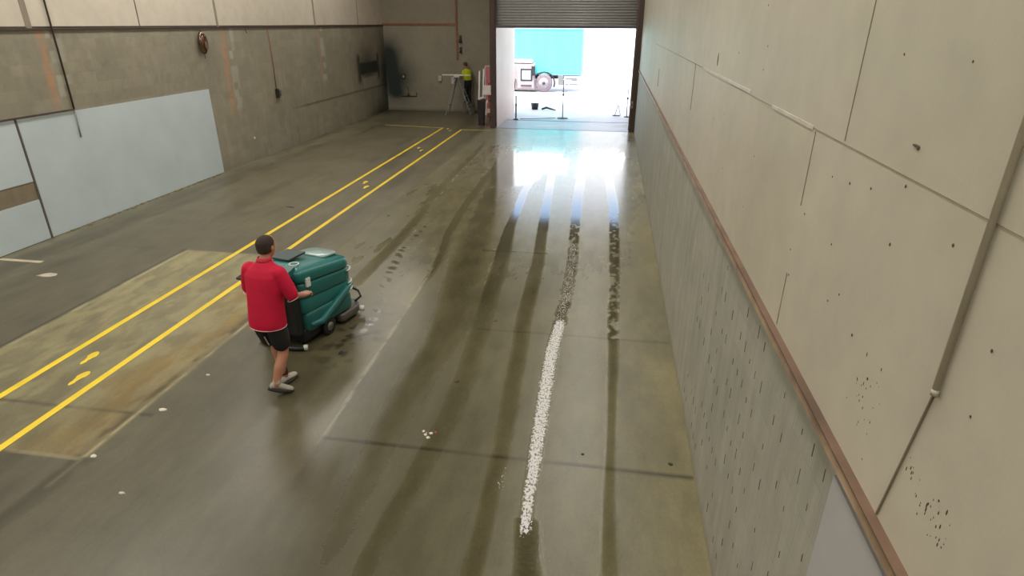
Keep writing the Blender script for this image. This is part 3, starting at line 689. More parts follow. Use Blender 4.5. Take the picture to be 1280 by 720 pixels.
def worker():
    r = empty('person', (-3.385, 5.17, 0), math.radians(-10)); r.scale = (.985, .985, .985)
    tag(r, 'man in a red polo shirt and black shorts walking away, pushing the green floor scrubber', 'person')
    g = MB()
    head(g, (.005, .155, 1.635), .15)
    limb(g, [(0, .085, 1.44, .062), (.003, .125, 1.555, .056)])
    ell(g, [(0, 0, .86, .13, .10), (0, 0, .95, .165, .12), (0, .02, 1.08, .15, .11), (0, .05, 1.25, .175, .12), (0, .07, 1.38, .185, .11), (0, .085, 1.46, .09, .07)])
    # arms to the handle bar
    limb(g, [(-.205, .07, 1.40, .055), (-.265, .10, 1.13, .042), (-.205, .345, 1.03, .028)])
    limb(g, [(.205, .07, 1.40, .055), (.275, .13, 1.13, .042), (.215, .355, 1.03, .028)])
    hand(g, (-.205, .345, 1.03), (.05, 1, -.02), (0, .1, 1), (1, 0, .1))
    hand(g, (.215, .355, 1.03), (-.05, 1, -.02), (0, .1, 1), (-1, 0, .1))
    # left leg forward and planted, right leg trailing with its heel lifted
    limb(g, [(-.09, 0, .90, .088), (-.075, .13, .50, .055), (-.06, .12, .42, .056), (-.035, .12, .30, .055), (-.0, .115, .10, .036)])
    limb(g, [(.10, 0, .90, .088), (.10, .05, .50, .056), (.10, .015, .42, .058), (.09, -.05, .32, .056), (.08, -.13, .14, .036)])
    g.build('body', skin, r, True, remesh=.006, sm=2)
    # hair: close cropped cap
    g = MB(); cx, cy, cz = .005, .155, 1.635
    ell(g, [(cx, cy-.035, cz-.055, .062, .062), (cx, cy-.028, cz-.02, .077, .078), (cx, cy-.018, cz+.025, .083, .092), (cx, cy-.010, cz+.06, .081, .096), (cx, cy-.006, cz+.09, .066, .082), (cx, cy-.006, cz+.112, .042, .052), (cx, cy-.006, cz+.122, .014, .018)])
    g.build('hair', mat('dark_hair', (52, 42, 32), .85, 0, .2, 60, bump=.3), r, True, remesh=.006, sm=3)
    # polo shirt
    g = MB()
    ell(g, [(0.0, .00, .80, .198, .150), (0, .0, .86, .203, .152), (0, .01, .98, .196, .146), (0, .03, 1.12, .196, .142), (0, .055, 1.26, .212, .142), (0, .07, 1.36, .222, .132), (0, .08, 1.42, .19, .11), (0, .085, 1.465, .115, .085), (0, .095, 1.50, .075, .068)], 32)
    for s in (-1, 1):
        limb(g, [(s*.18, .07, 1.395, .082), (s*.235, .085, 1.27, .076), (s*.272, .105, 1.155, .072)], 16)
    pol = g.build('polo_shirt', mat('red_polo', (196, 22, 58), .75, 0, .10, 8, .3), r, True, remesh=.009, sm=4)
    pol['label'] = 'loose red polo shirt'
    g = MB()
    for i, (rr, z) in enumerate(((.078, 1.495), (.072, 1.52), (.070, 1.535))): pass
    ell(g, [(0, .095, 1.485, .084, .078), (0, .10, 1.515, .075, .072), (.002, .108, 1.54, .070, .066), (.002, .108, 1.542, .062, .058), (0, .10, 1.50, .06, .06)], 24)
    g.build('collar', mat('collar_red', (188, 40, 58), .7), pol, True, sub=1)
    wht = mat('pale_piping', (226, 176, 172), .7)
    g = MB(); n = 40
    ring = [(.203*math.cos(2*PI*k/n), .154*math.sin(2*PI*k/n), .802) for k in range(n+1)]
    g.tube(ring, .0045, 6); g.build('hem_piping', wht, pol, True)
    for s in (-1, 1):
        g = MB(); c = Vector((s*.279, .107, 1.10)); ax = Vector((s*.04, .02, -.12)).normalized(); a = ax.orthogonal().normalized(); b = ax.cross(a)
        g.tube([c+(a*math.cos(2*PI*k/20)+b*math.sin(2*PI*k/20))*.056 for k in range(21)], .004, 6)
        g.build('cuff_piping', wht, pol, True)
    # shorts
    g = MB()
    ell(g, [(0, 0, .78, .17, .13), (0, 0, .86, .175, .132), (0, 0, .94, .165, .125)], 28)
    for s, ky in ((-1, .10), (1, .035)):
        limb(g, [(s*.085, 0, .84, .105), (s*.098, ky*.5, .70, .105), (s*.098, ky*.92, .585, .098)], 18)
    sh = g.build('shorts', mat('black_shorts', (26, 24, 22), .8), r, True, remesh=.009, sm=4)
    g = MB(); g.obox((.025, -.115, .72), (.055, -.10, .62), .014, .006)
    g.build('side_flash', mat('white_flash', (190, 184, 170), .7), sh)
    # socks and shoes
    dred = mat('dark_sock', (62, 24, 24), .8)
    g = MB(); limb(g, [(-.02, .12, .215, .046), (-.004, .117, .12, .040)]); g.build('sock', dred, r, True)
    g = MB(); limb(g, [(.086, -.082, .245, .046), (.08, -.12, .155, .041)])
    sk = g.build('sock', mat('pale_sock', (196, 178, 158), .8), r, True); sk['label'] = 'pale ankle sock'
    def shoe(org, rx, rz):
        n = 26; secs = []
        for yy, w, h in ((-.10, .022, .05), (-.085, .036, .075), (-.04, .040, .085), (0, .040, .075), (.05, .046, .058), (.10, .050, .05), (.14, .042, .042), (.165, .022, .03)):
            secs.append([(w*math.cos(2*PI*k/n), yy, .02+max(0, h*(.5+.5*math.sin(2*PI*k/n)))) for k in range(n)])
        g = MB().loft(secs); o = g.build('shoe', mat('shoe_upper', (158, 150, 136), .7), r, True, sub=1)
        o.location = org; o.rotation_euler = (rx, 0, rz)
        g = MB(); ps = []
        for k in range(32):
            a = 2*PI*k/32; yy = .032+.142*math.sin(a); w = .049*math.cos(a)*(1-.18*(yy < 0))
            ps.append((w, yy))
        g.loft([[(x, y, -.004) for x, y in ps], [(x*1.03, y*1.02, .012) for x, y in ps], [(x, y, .03) for x, y in ps]])
        so2 = g.build('sole', mat('dark_sole', (52, 48, 40), .8), o, True)
        return o
    shoe((0, .125, .006), 0, -.05)
    shoe((.078, -.115, .062), math.radians(-24), math.radians(-38))
    return r
worker()

# ------------------------------------------------------------------ floor scrubber
def scrubber():
    r = empty('floor_scrubber', (-3.70, 6.62, 0), math.radians(-12))
    tag(r, 'green walk-behind floor scrubber pushed by the man in the red polo', 'floor scrubber')
    teal = mat('teal_plastic', (30, 104, 100), .35, 0, .05, 3); teal2 = mat('teal_plastic_lower', (26, 94, 90), .38, 0, .06, 3)
    blk = mat('black_plastic', (26, 26, 27), .5); gry = mat('grey_metal', (136, 134, 128), .35, .7); pale = mat('pale_accent', (206, 214, 206), .4)
    def foot(w, y0, y1, rf, rr, n=6):
        pts = []
        for cx, cy, rad, a0 in ((w-rf, y1-rf, rf, 0), (-(w-rf), y1-rf, rf, 90), (-(w-rr), y0+rr, rr, 180), (w-rr, y0+rr, rr, 270)):
            for k in range(n+1):
                a = math.radians(a0+90*k/n); pts.append((cx+rad*math.cos(a), cy+rad*math.sin(a)))
        return pts
    def slab(g, w, y0, y1, b, tp, rf=.2, rr=.07, e=.03, dome=0):
        """b(y), tp(y): lower and upper surface"""
        def ring(ins, fn, off):
            return [(x, y, fn(y)+off) for x, y in foot(w-ins, y0+ins, y1-ins, max(.02, rf-ins), max(.02, rr-ins))]
        rr_ = [ring(e, b, 0), ring(e*.3, b, e*.3), ring(0, b, e), ring(0, tp, -e), ring(e*.3, tp, -e*.3), ring(e, tp, 0)]
        if dome: rr_ += [ring(e+.06, tp, dome*.6), ring(e+.14, tp, dome)]
        g.loft(rr_)
    sl = lambda z0, z1: (lambda y: z0+(z1-z0)*(y+.55)/1.1)
    # chassis and skirts
    g = MB(); slab(g, .30, -.50, .46, lambda y: .07, sl(.24, .24), .15, .05, .02)
    ch = g.build('chassis', blk, r, True)
    g = MB(); slab(g, .365, -.47, .53, sl(.20, .15), sl(.47, .40), .20, .09, .05)
    t1 = g.build('solution_tank', teal2, r, True); t1['label'] = 'lower green solution tank'
    g = MB(); slab(g, .35, -.49, .55, sl(.44, .37), sl(.68, .57), .22, .08, .045); g.build('tank_band', teal, t1, True)
    g = MB(); slab(g, .36, -.50, .555, sl(.65, .54), sl(.865, .73), .22, .08, .035); g.build('tank_band', teal2, t1, True)
    g = MB()   # swoosh ridge along the lower tank's flank
    for s in (-1, 1):
        g.tube([(s*.355, -.42, .30), (s*.375, -.25, .27), (s*.375, 0, .36), (s*.37, .3, .47), (s*.33, .48, .50)], [.03, .045, .05, .045, .03], 12)
    g.build('side_ridge', teal, t1, True)
    g = MB(); slab(g, .365, -.52, .56, sl(.855, .72), sl(1.03, .86), .24, .10, .05, .035)
    lid = g.build('recovery_tank', teal, r, True); lid['label'] = 'green domed recovery tank on top'
    g = MB(); slab(g, .22, .12, .46, sl(1.02, .90), sl(1.075, .935), .12, .06, .02)
    g.build('clear_lid', mat('clear_cover', (150, 172, 166), .15, 0, .05), lid, True)
    g = MB(); g.tube([(.17+.055*math.cos(2*PI*k/24), -.36+.055*math.sin(2*PI*k/24), 1.048) for k in range(25)], .008, 8)
    g.build('filler_ring', pale, lid, True)
    g = MB(); g.box(-.24, .04, -.30, .02, 1.035, 1.06, .01); g.build('tray', mat('dark_tray', (44, 60, 58), .5), lid)
    g = MB(); g.box(.355, .385, -.43, -.36, .80, .91, .008); g.build('latch', pale, r)
    for zc in (.835, .66, .56):
        g = MB(); z = zc-.13
        g.tube([(.37, .36, z+.012), (.355, .44, z+.003), (.31, .52, z), (.24, .555, z)], [.008, .014, .014, .008], 8)
        g.build('corner_accent', pale, r, True)
    # rear console column, control panel and handle
    g = MB(); g.box(-.29, .29, -.60, -.47, .20, .92, .03); g.build('rear_panel', blk, r)
    g = MB(); g.loft([[(-.27, -.70, .95), (.27, -.70, .95), (.27, -.46, .98), (-.27, -.46, .98)], [(-.26, -.68, 1.00), (.26, -.68, 1.00), (.26, -.46, 1.06), (-.26, -.46, 1.06)]])
    con = g.build('control_console', mat('console_green', (30, 92, 84), .4), r)
    g = MB(); g.box(-.12, .12, -.665, -.55, 1.012, 1.03); g.build('display', blk, con)
    hb = MB()
    hb.tube([(-.20, -.60, .98), (-.24, -.78, 1.0), (-.20, -.885, 1.01), (.05, -.90, 1.01), (.28, -.885, 1.01), (.31, -.78, 1.0), (.27, -.60, .98)], .016, 12)
    hb.build('handle_bar', blk, r, True)
    # wheels
    def wheel(x, y, rad, w, nm='wheel'):
        g = MB()
        pr = [(0, rad*.55), (0, rad*.92), (w*.12, rad), (w*.88, rad), (w, rad*.92), (w, rad*.55)]
        rings = [[(x-w/2+a, y+q*math.cos(2*PI*k/28), rad+q*math.sin(2*PI*k/28)) for k in range(28)] for a, q in pr]
        g.loft(rings); o = g.build(nm, blk, r, True)
        h = MB(); h.cyl((x-w/2-.004, y, rad), (1, 0, 0), rad*.5, w+.008, 20); h.build('hub', gry, o, True)
        return o
    wheel(.335, -.08, .115, .055); wheel(-.335, -.08, .115, .055)
    wheel(.20, -.42, .055, .035, 'caster'); wheel(-.20, -.42, .055, .035, 'caster')
    # brush deck in front
    g = MB(); slab(g, .385, .16, .68, lambda y: .05, lambda y: .16, .22, .06, .02); dk2 = g.build('brush_deck', mat('deck_grey', (92, 90, 84), .45, .3), r, True)
    for s in (-1, 1):
        g = MB(); g.cyl((s*.185, .42, .0), (0, 0, 1), .17, .06, 28); g.build('scrub_brush', mat('brush', (60, 56, 44), .9), dk2, True)
    g = MB(); g.cyl((.41, .55, .07), (0, 0, 1), .035, .06, 18); g.build('bumper_roller', pale, dk2, True)
    g = MB(); g.tube([(.30, .56, .18), (.36, .62, .24), (.30, .66, .30), (.20, .62, .36)], .016, 10); g.build('hose', blk, dk2, True)
    # rear squeegee
    g = MB(); arc = [(.37*math.sin(a), -.50-.14*math.cos(a), .035) for a in [(-1.15+2.3*k/16) for k in range(17)]]
    g.tube(arc, .028, 8); sq = g.build('squeegee', blk, r, True)
    for s in (-1, 1):
        g = MB(); g.cyl((s*.345, -.565, .02), (0, 0, 1), .026, .06, 14); g.build('squeegee_roller', pale, sq, True)
    g = MB(); g.tube([(0, -.62, .08), (.05, -.66, .25), (.12, -.64, .5), (.10, -.58, .80)], .022, 10); g.build('suction_hose', mat('hose_dark', (50, 50, 48), .6), r, True)
scrubber()

# ------------------------------------------------------------------ things on the left wall
wl = empty('bulkhead_lamp', (XL+.10, 14.63, 3.22)); tag(wl, 'shiny copper coloured oval lamp hanging under the ledge of the left wall', 'lamp')
cop = mat('copper', (124, 100, 82), .16, .85, .3, 9)
g = MB(); rg_ = []
for k in range(15):
    a = PI*k/14; z = math.cos(a)*.26; q = max(.004, math.sin(a)**.8*.12); rg_.append([(.75*q*math.cos(2*PI*j/24), q*math.sin(2*PI*j/24), z) for j in range(24)])
g.loft(rg_); g.build('shell', cop, wl, True)
MB().box(-.10, -.05, -.03, .03, -.05, .05).build('wall_bracket', dk, wl)
g = MB(); g.tube([(0, 0, .25), (-.03, .0, .33), (-.085, 0, .34)], .008, 8); g.build('hanging_cord', dk, wl, True)
g = MB(); g.tube([(0, 0, -.25), (0, .0, -.36)], .007, 8); g.build('pull_cord', dk, wl, True)
g = MB(); g.tube([(.092, .005*0+.122*math.sin(2*PI*k/30)*.6, .16*math.cos(2*PI*k/30)) for k in range(31)], .008, 8); g.build('rim', mat('dark_copper', (96, 62, 46), .4, .6), wl, True)
ws = empty('wall_switch', (XL+.03, 17.93, 1.70)); tag(ws, 'small black switch box at the end of a cable halfway along the left wall', 'switch')
MB().box(-.03, .04, -.06, .06, -.13, .13, .01).build('box', mat('black_box', (34, 32, 30), .5), ws)
MB().box(-.03, .03, .09, .20, -.10, .08, .01).build('side_plate', mat('plate_grey', (92, 92, 84), .5), ws)
MB().tube([(-.01, 0, .12), (-.01, .03, .9), (-.01, .0, 1.82)], .013, 8).build('cable', rust, ws, True)
def hook(y, z, lab):
    g = MB(); g.tube([(0, 0, .0), (.03, 0, 0), (.035, .0, -.05), (.03, .03, -.09), (.02, .06, -.06)], .008, 8)
    o = g.build('wall_hook', dk, None, True); o.location = (XL, y, z); tag(o, lab, 'hook')
hook(16.75, 3.50, 'small dark hook under the ledge right of the first wide orange streak')
hk = MB().ball((0, 0, 0), .035, (.5, 1, 1), 2).build('wall_bolt', mat('bolt_white', (214, 206, 196), .4), None, True); hk.location = (XL+.01, 16.35, .62); tag(hk, 'white round bolt low on the left wall past the pale sheet', 'bolt')

# ------------------------------------------------------------------ things on the far wall
def wbox(name, x, z, w, h, d, rgb, lab, cat, y=YB):
    r = empty(name, (x, y-d/2-.002, z)); tag(r, lab, cat)
    MB().box(-w/2, w/2, -d/2, d/2, -h/2, h/2, .008).build('box', mat('%s_%d' % (name, rgb[0]), rgb, .5), r)
    MB().box(-w/4, w/4, -d/2-.012, -d/2, -h/5, h/5, .004).build('face_plate', mat('plate_light', (176, 170, 120), .5), r)
    return r
wbox('socket_box', -9.27, 1.48, .13, .2, .07, (70, 66, 46), 'small dark socket box on the far wall beside the black stain', 'socket')
wbox('meter_box', -7.58, 1.42, .14, .22, .1, (208, 202, 190), 'small white box on the far wall at the end of the plank', 'box')
tp = empty('wall_tap', (-9.1, YB-.03, .62)); tag(tp, 'dark tap and pipe low on the far wall beside the black stain', 'tap')
MB().tube([(-.35, 0, 0), (.38, 0, 0), (.38, 0, .12), (.38, -.05, .16)], .018, 8).build('pipe', dk, tp, True)
MB().ball((0, -.03, .08), .07, (1, .6, .9)).tube([(0, 0, 0), (0, -.0, .35), (-.06, -.02, .45)], .014, 8).build('valve', mat('old_brass', (104, 88, 46), .5, .4), tp, True)
def bell(z, lab, s=1.):
    r = empty('wall_bell', (-6.60, YB-.01, z)); tag(r, lab, 'bell')
    MB().box(-.05, .05, -.05, 0, .04, .22*s, .01).build('bracket', mat('bell_brown', (60, 46, 38), .5), r)
    MB().ball((0, -.07, -.02), .08*s, (1, .8, .9)).build('dome', mat('bell_dark', (40, 34, 32), .4), r, True)
bell(2.98, 'upper of two small dark fittings right of the orange vertical pipe')
bell(2.56, 'lower of two small dark fittings right of the orange vertical pipe', .8)

# step ladder
alu = mat('ladder_aluminium', (150, 156, 156), .4, .4)
ld = empty('step_ladder', (-6.55, 26.75, 0)); tag(ld, 'open grey step ladder under the plank in the far bay', 'ladder')
for s, nm in ((-1, 'stile'), (1, 'stile')):
    MB().obox((-.52, s*.28, 0), (-.05, s*.16, 1.58), .06, .03).build(nm, alu, ld)
    MB().obox((.62, s*.30, 0), (.05, s*.16, 1.58), .07, .03).build(nm, alu, ld)
for k in range(5):
    f = (k+1)/6; MB().obox((.62-.57*f, -.3+.12*f, 1.58*f), (.62-.57*f, .3-.12*f, 1.58*f), .10, .025).build('tread', alu, ld)
MB().obox((-.40, -.24, .4), (-.40, .24, .4), .04, .03).build('brace', alu, ld)
MB().box(-.13, .13, -.2, .2, 1.56, 1.62, .01).build('top_platform', mat('ladder_top', (196, 200, 200), .5), ld)
MB().box(-.27, -.13, -.12, .12, 1.28, 1.56, .02).build('tool_pouch', mat('pouch', (186, 186, 178), .6), ld)
pk = MB().box(-7.22, -5.98, 26.66, 26.88, 1.622, 1.665, .004).build('plank', mat('white_plank', (222, 220, 208), .5)); tag(pk, 'long white plank lying across the top of the step ladder', 'plank')

def bay_person():
    r = empty('person', (-6.22, 27.24, 0.0), math.radians(52))
    tag(r, 'person in a yellow high-visibility vest and dark trousers working behind the step ladder', 'person')
    g = MB(); zb = .42
    head(g, (0, .14, 1.60+zb-.02), .3)
    limb(g, [(0, .06, 1.38+zb, .055), (0, .11, 1.5+zb, .05)])
    ell(g, [(0, 0, .86+zb, .14, .10), (0, .02, 1.08+zb, .14, .10), (0, .05, 1.3+zb, .17, .11), (0, .06, 1.40+zb, .10, .08)])
    for s in (-1, 1):
        limb(g, [(s*.19, .05, 1.34+zb, .05), (s*.24, .12, 1.08+zb, .04), (s*.16, .36, 1.12+zb, .027)])
        hand(g, (s*.16, .36, 1.12+zb), (0, 1, .1), (0, 0, 1), (-s, 0, .1))
        limb(g, [(s*.09, 0, .88+zb, .08), (s*.09, .03, .48+zb, .055), (s*.09, 0, .1+zb, .036)])
    g.build('body', skin, r, True, remesh=.008, sm=2)
    g = MB(); ell(g, [(0, .11, 1.56+zb, .068, .07), (0, .12, 1.63+zb, .084, .098), (0, .125, 1.69+zb, .07, .085), (0, .125, 1.72+zb, .03, .03)]); g.build('hair', mat('brown_hair', (96, 52, 40), .8), r, True)
    g = MB(); ell(g, [(0, .01, .98+zb, .185, .14), (0, .03, 1.15+zb, .195, .145), (0, .06, 1.32+zb, .205, .135), (0, .07, 1.40+zb, .15, .10), (0, .08, 1.44+zb, .08, .07)])
    for s in (-1, 1): limb(g, [(s*.18, .05, 1.34+zb, .07), (s*.225, .10, 1.16+zb, .062)])
    g.build('safety_vest', mat('hi_vis_yellow', (204, 222, 28), .7), r, True, remesh=.01, sm=3)
    g = MB(); ell(g, [(0, 0, .8+zb, .16, .12), (0, 0, 1.0+zb, .165, .12)])
    for s in (-1, 1): limb(g, [(s*.085, 0, .84+zb, .098), (s*.09, .03, .48+zb, .075), (s*.09, 0, .10+zb, .06)])
    g.build('trousers', mat('navy_trousers', (28, 30, 40), .8), r, True, remesh=.01, sm=3)
    for s in (-1, 1):
        g = MB(); g.ball((s*.09, .06, .045+zb), .06, (.8, 2.1, .75), 3); g.build('boot', mat('boot_black', (30, 28, 28), .7), r, True)
    b = empty('step_box', (-6.22, 27.29, 0)); tag(b, 'low grey step box the high-visibility worker stands on', 'step box')
    MB().box(-.22, .22, -.22, .22, .38, .42, .01).build('top_board', mat('step_grey', (120, 118, 112), .7), b)
    for sx_ in (-1, 1):
        for sy_ in (-1, 1): MB().box(sx_*.19-.02, sx_*.19+.02, sy_*.19-.02, sy_*.19+.02, 0, .38).build('leg', mat('step_grey', (120, 118, 112)), b)
bay_person()

# studs leaning against the far wall, red panel, bins by the column
stud = mat('steel_stud', (176, 172, 166), .35, .6); stud2 = mat('steel_stud_shade', (92, 88, 84), .4, .6)
for k in range(6):
    x = -5.74+k*.092; h = 1.78+.04*((k*7) % 4)
    g = MB()
    g.obox((x, 27.05, .0), (x, 27.40, h), .012, .07).obox((x+.028, 27.02, .0), (x+.028, 27.37, h), .055, .006)
    o = g.build('metal_stud', stud if k % 2 == 0 else stud2)
    pos = ['leftmost', 'second from the left', 'third from the left', 'third from the right', 'second from the right', 'rightmost'][k]
    tag(o, 'upright steel stud leaning on the far wall, %s of the six' % pos, 'metal stud', 'steel studs leaning by the door column')
rp = empty('leaning_panel', (-5.10, 26.75, 0)); tag(rp, 'pink and red panel with a white frame standing beside the steel studs', 'panel')
pk_ = mat('pink_panel', (214, 128, 140), .5)
MB().box(-.22, .22, -.02, .02, .62, 2.0).build('face', pk_, rp)
MB().box(-.12, -.02, -.03, -.02, .7, 1.35).build('red_patch', mat('red_patch', (190, 62, 76), .5), rp)
MB().box(-.26, -.22, -.03, .03, 0, 2.05).build('frame', mat('panel_frame', (222, 214, 212), .5), rp)
MB().box(.22, .26, -.03, .03, 0, 2.05).build('frame', mat('panel_frame', (222, 214, 212)), rp)
MB().box(-.26, .26, -.03, .03, 2.0, 2.05).build('frame', mat('panel_frame', (222, 214, 212)), rp)
bn = empty('rubbish_bin', (-4.95, 23.95, 0)); tag(bn, 'tall dark narrow bin standing left of the brown door column', 'bin')
MB().loft([[(-.10, -.12, 0), (.10, -.12, 0), (.10, .12, 0), (-.10, .12, 0)], [(-.14, -.16, .92), (.14, -.16, .92), (.14, .16, .92), (-.14, .16, .92)]]).build('body', mat('bin_black', (38, 30, 30), .5), bn)
MB().box(-.15, .15, -.17, .17, .92, .97, .01).build('rim', mat('bin_rim', (60, 46, 44), .5), bn)
MB().ball((.05, 0, 1.02), .09, (1.2, 1, .7)).ball((-.06, -.04, .98), .06).build('rubbish_bag', mat('bag_white', (212, 206, 204), .4), bn, True)
fe = empty('fire_extinguisher', (-4.62, 23.85, .0)); tag(fe, 'red-brown fire extinguisher on a stand beside the brown door column', 'fire extinguisher')
g = MB(); g.tube([(0, 0, .32), (0, 0, .36), (0, 0, .80), (0, 0, .88), (0, 0, .93)], [.07, .085, .085, .06, .03], 18); g.build('cylinder', mat('ext_red', (150, 84, 66), .4), fe, True)
MB().box(-.05, .05, -.092, -.078, .5, .66).build('label_plate', mat('label_pale', (206, 190, 170), .5), fe)
MB().tube([(0, -.0, .93), (.0, -.03, 1.0), (.05, -.09, .98), (.10, -.06, .7), (.09, -.03, .45)], .012, 8).build('hose', mat('black_plastic', (26, 26, 27)), fe, True)
MB().box(-.12, .12, -.10, .10, 0, .04).box(-.015, .015, .06, .09, .0, 1.2).build('stand', mat('stand_brown', (112, 80, 64), .6), fe)
sg = empty('notice_box', (-4.55, YD-.10, 1.40)); tag(sg, 'blank white notice box fixed to the brown door column', 'notice box')
MB().box(-.16, .13, -.04, .04, -.17, .17, .008).build('box', mat('notice_white', (206, 200, 196), .5), sg)
MB().box(-.13, .10, -.046, -.04, -.14, .14).build('face', mat('notice_face', (214, 208, 202), .5), sg)
rl = MB().box(-.04, .04, -.03, .03, -.10, .10, .01).build('call_point', mat('call_red', (176, 90, 92), .5)); rl.location = (-5.05, YB-.03, 2.05); tag(rl, 'small red call point on the far wall above the panel', 'call point')

# ------------------------------------------------------------------ outdoors
# truck: turquoise curtain-side body, grey cab facing left
tr = empty('truck', (-3.8, 37.6, 0)); tag(tr, 'truck with turquoise curtain side and low grey cab parked across the yard', 'truck')
cya = base('turquoise_curtain'); co = cya.n('TexCoord').outputs['Object']
nn = cya.noise(cya.mapv(co, (5, 1, .3)), 1.2, 3)
cya.l(cya.ramp(nn, [(.3, (.09, .74, .74, 1)), (.7, (.11, .80, .80, 1))]), cya.b.inputs['Base Color']); cya.b.inputs['Roughness'].default_value = .6
g = MB().box(-5.6, 2.05, -.55, 1.9, .98, 3.42, .03); g.build('cargo_body', cya.m, tr)
g = MB().box(-5.65, 2.10, -.58, -.54, 3.38, 3.44).box(-5.65, 2.10, -.58, -.54, .93, .99); g.build('curtain_rail', mat('rail_grey', (120, 150, 176), .4), tr)
g = MB().box(-1.9, 2.0, -.35, 1.7, .72, .93); g.build('chassis', mat('truck_chassis', (60, 62, 66), .6), tr)
cabm = mat('cab_grey', (146, 132, 134), .45)
g = MB()
g.loft([[(-3.0, y, z) for y, z in ((-.85, .12), (.9, .12), (.9, 1.5), (.5, 1.6), (-.6, 1.6), (-.85, 1.5))],
        [(-.60, y, z) for y, z in ((-.85, .12), (.9, .12), (.9, 1.5), (.5, 1.6), (-.6, 1.6), (-.85, 1.5))]])
cb = g.build('cab', cabm, tr)
dr = MB().box(-1.62, -.64, -.90, -.85, .22, 1.5, .02).build('cab_door', mat('cab_door', (154, 140, 142), .45), cb)
MB().box(-1.42, -.74, -.925, -.895, .62, 1.28, .03).build('window_frame', mat('black_rubber', (30, 30, 34), .5), cb)
MB().box(-1.35, -.82, -.935, -.92, .69, 1.21, .02).build('window_glass', mat('cab_glass', (150, 160, 168), .1), cb)
MB().box(-1.40, -.78, -.93, -.90, .30, .40).build('door_step', mat('step_dark', (70, 62, 66), .6), cb)
MB().tube([(-1.76, -.95, .15), (-1.74, -.98, .5), (-1.70, -.92, .72)], .03, 8).build('grab_handle', mat('black_rubber', (30, 30, 34)), cb, True)
MB().box(-.78, -.58, -1.0, -.86, .92, 1.42, .02).build('side_mirror', mat('black_rubber', (30, 30, 34)), cb)
MB().box(-2.9, -.75, -.8, .8, 1.6, 1.78, .05).build('roof_cap', mat('cab_white', (226, 226, 226), .4), cb)
def twheel(x, parent):
    g = MB(); pr = [(0, .24), (0, .44), (.03, .5), (.25, .5), (.28, .44), (.28, .24)]
    g.loft([[(x+q*math.cos(2*PI*k/36), -.82+a, .5+q*math.sin(2*PI*k/36)) for k in range(36)] for a, q in pr])
    o = g.build('wheel', mat('tyre', (112, 98, 106), .8), parent, True)
    h = MB(); h.tube([(x, -.83, .5), (x, -.76, .5)], [.30, .26], 28); h.build('rim', mat('rim_white', (150, 144, 148), .4), o, True)
    h = MB(); h.tube([(x, -.86, .5), (x, -.80, .5)], [.09, .11], 18); h.build('hub', mat('hub_dark', (60, 50, 58), .5), o, True)
twheel(-.07, tr)
MB().tube([(-.07+.62*math.cos(a), -.7, .5+.60*math.sin(a)) for a in [math.radians(130-k*10) for k in range(16)]], .05, 8).build('mudguard', mat('black_rubber', (30, 30, 34)), tr, True)
MB().box(.75, 1.05, -.80, -.45, .40, .95, .03).build('battery_box', mat('box_grey', (108, 108, 108), .5), tr)
MB().box(1.1, 2.2, -.80, -.70, .30, .90, .02).build('side_skirt', mat('cab_white', (226, 226, 226)), tr)
MB().box(1.2, 1.85, -.815, -.80, .72, .80).box(1.55, 1.95, -.815, -.80, .66, .70).box(1.2, 1.35, -.815, -.80, .42, .50).box(1.42, 1.9, -.815, -.80, .44, .50).build('skirt_marking', mat('marking_grey', (96, 96, 110), .5), tr)
# white building far across the yard
fb = empty('warehouse', (0, 75, 0)); tag(fb, 'blown-out white building far across the yard behind the truck', 'building')
MB().box(-40, 40, 0, 10, 0, 7).build('wall', mat('far_white', (238, 236, 232), .7), fb)
MB().box(-41, 41, -.5, 10.5, 7, 7.4).build('roof', mat('far_roof', (220, 220, 222), .6), fb)
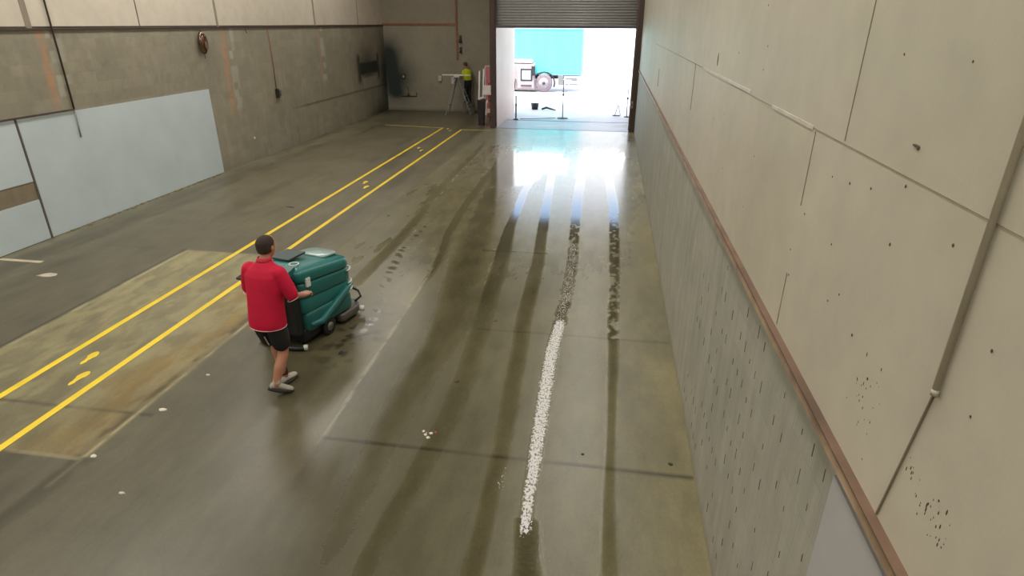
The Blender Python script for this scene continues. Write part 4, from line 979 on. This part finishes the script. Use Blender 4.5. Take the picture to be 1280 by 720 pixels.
# slim post with base on the apron, chain stands, small kit
def post(x, y, h, lab, base_r=.22, rad=.018, knob=True):
    r = empty('barrier_post', (x, y, 0)); tag(r, lab, 'post', None)
    bk = mat('post_dark', (70, 66, 84), .5)
    MB().tube([(0, 0, .02), (0, 0, h)], rad, 10).build('pole', bk, r, True)
    MB().cyl((0, 0, 0), (0, 0, 1), base_r, .025, 24, base_r*.9).build('base', bk, r, True)
    if knob: MB().ball((0, 0, h*.62), .045, (1, 1, 1.4)).build('knob', bk, r, True)
post(-1.94, 26.4, 1.55, 'slim dark post on a round base in the middle of the doorway apron', .24)
post(-3.84, 25.7, .95, 'short pale post at the end of the white wall beside the puddle', .12, .03)
post(.76, 27.3, 1.25, 'slim post at the right side of the doorway apron', .12)
rp_ = MB().tube([(-3.68, 25.7, .03), (-3.2, 25.8, .03), (-2.5, 26.1, .03), (-2.22, 26.3, .03)], .012, 8).build('rope', mat('post_dark', (70, 66, 84)), None, True)
tag(rp_, 'thin dark rope trailing on the apron between the left and middle posts', 'rope')
bkt = empty('black_bucket', (-3.45, 29.1, 0)); tag(bkt, 'black bucket on the shaded yard just outside the door', 'bucket')
MB().tube([(0, 0, 0), (0, 0, .28)], [.14, .19], 20).build('body', mat('bin_black', (38, 30, 30)), bkt, True)
MB().tube([(.17*math.cos(PI*k/12), 0, .27+.14*math.sin(PI*k/12)) for k in range(13)], .008, 6).build('handle', mat('grey_cable', (128, 128, 122)), bkt, True)
hl = MB().tube([(-3.1, 28.9, .04), (-2.9, 29.0, .10), (-2.7, 28.9, .06), (-2.45, 28.8, .02)], [.04, .05, .04, .02], 10).build('coiled_hose', mat('bin_black', (38, 30, 30)), None, True)
tag(hl, 'short black hose lying right of the black bucket', 'hose')
cn = empty('door_wedge_stand', (.38, 27.6, 0)); tag(cn, 'small pale triangular floor stand near the right side of the apron', 'floor stand')
MB().tube([(-.12, 0, .02), (0, 0, .48)], .015, 8).tube([(.12, 0, .02), (0, 0, .48)], .015, 8).build('frame', mat('stand_pale', (190, 190, 200), .4), cn, True)
MB().box(-.22, .1, -.08, .08, 0, .03).build('base', mat('post_dark', (70, 66, 84)), cn)
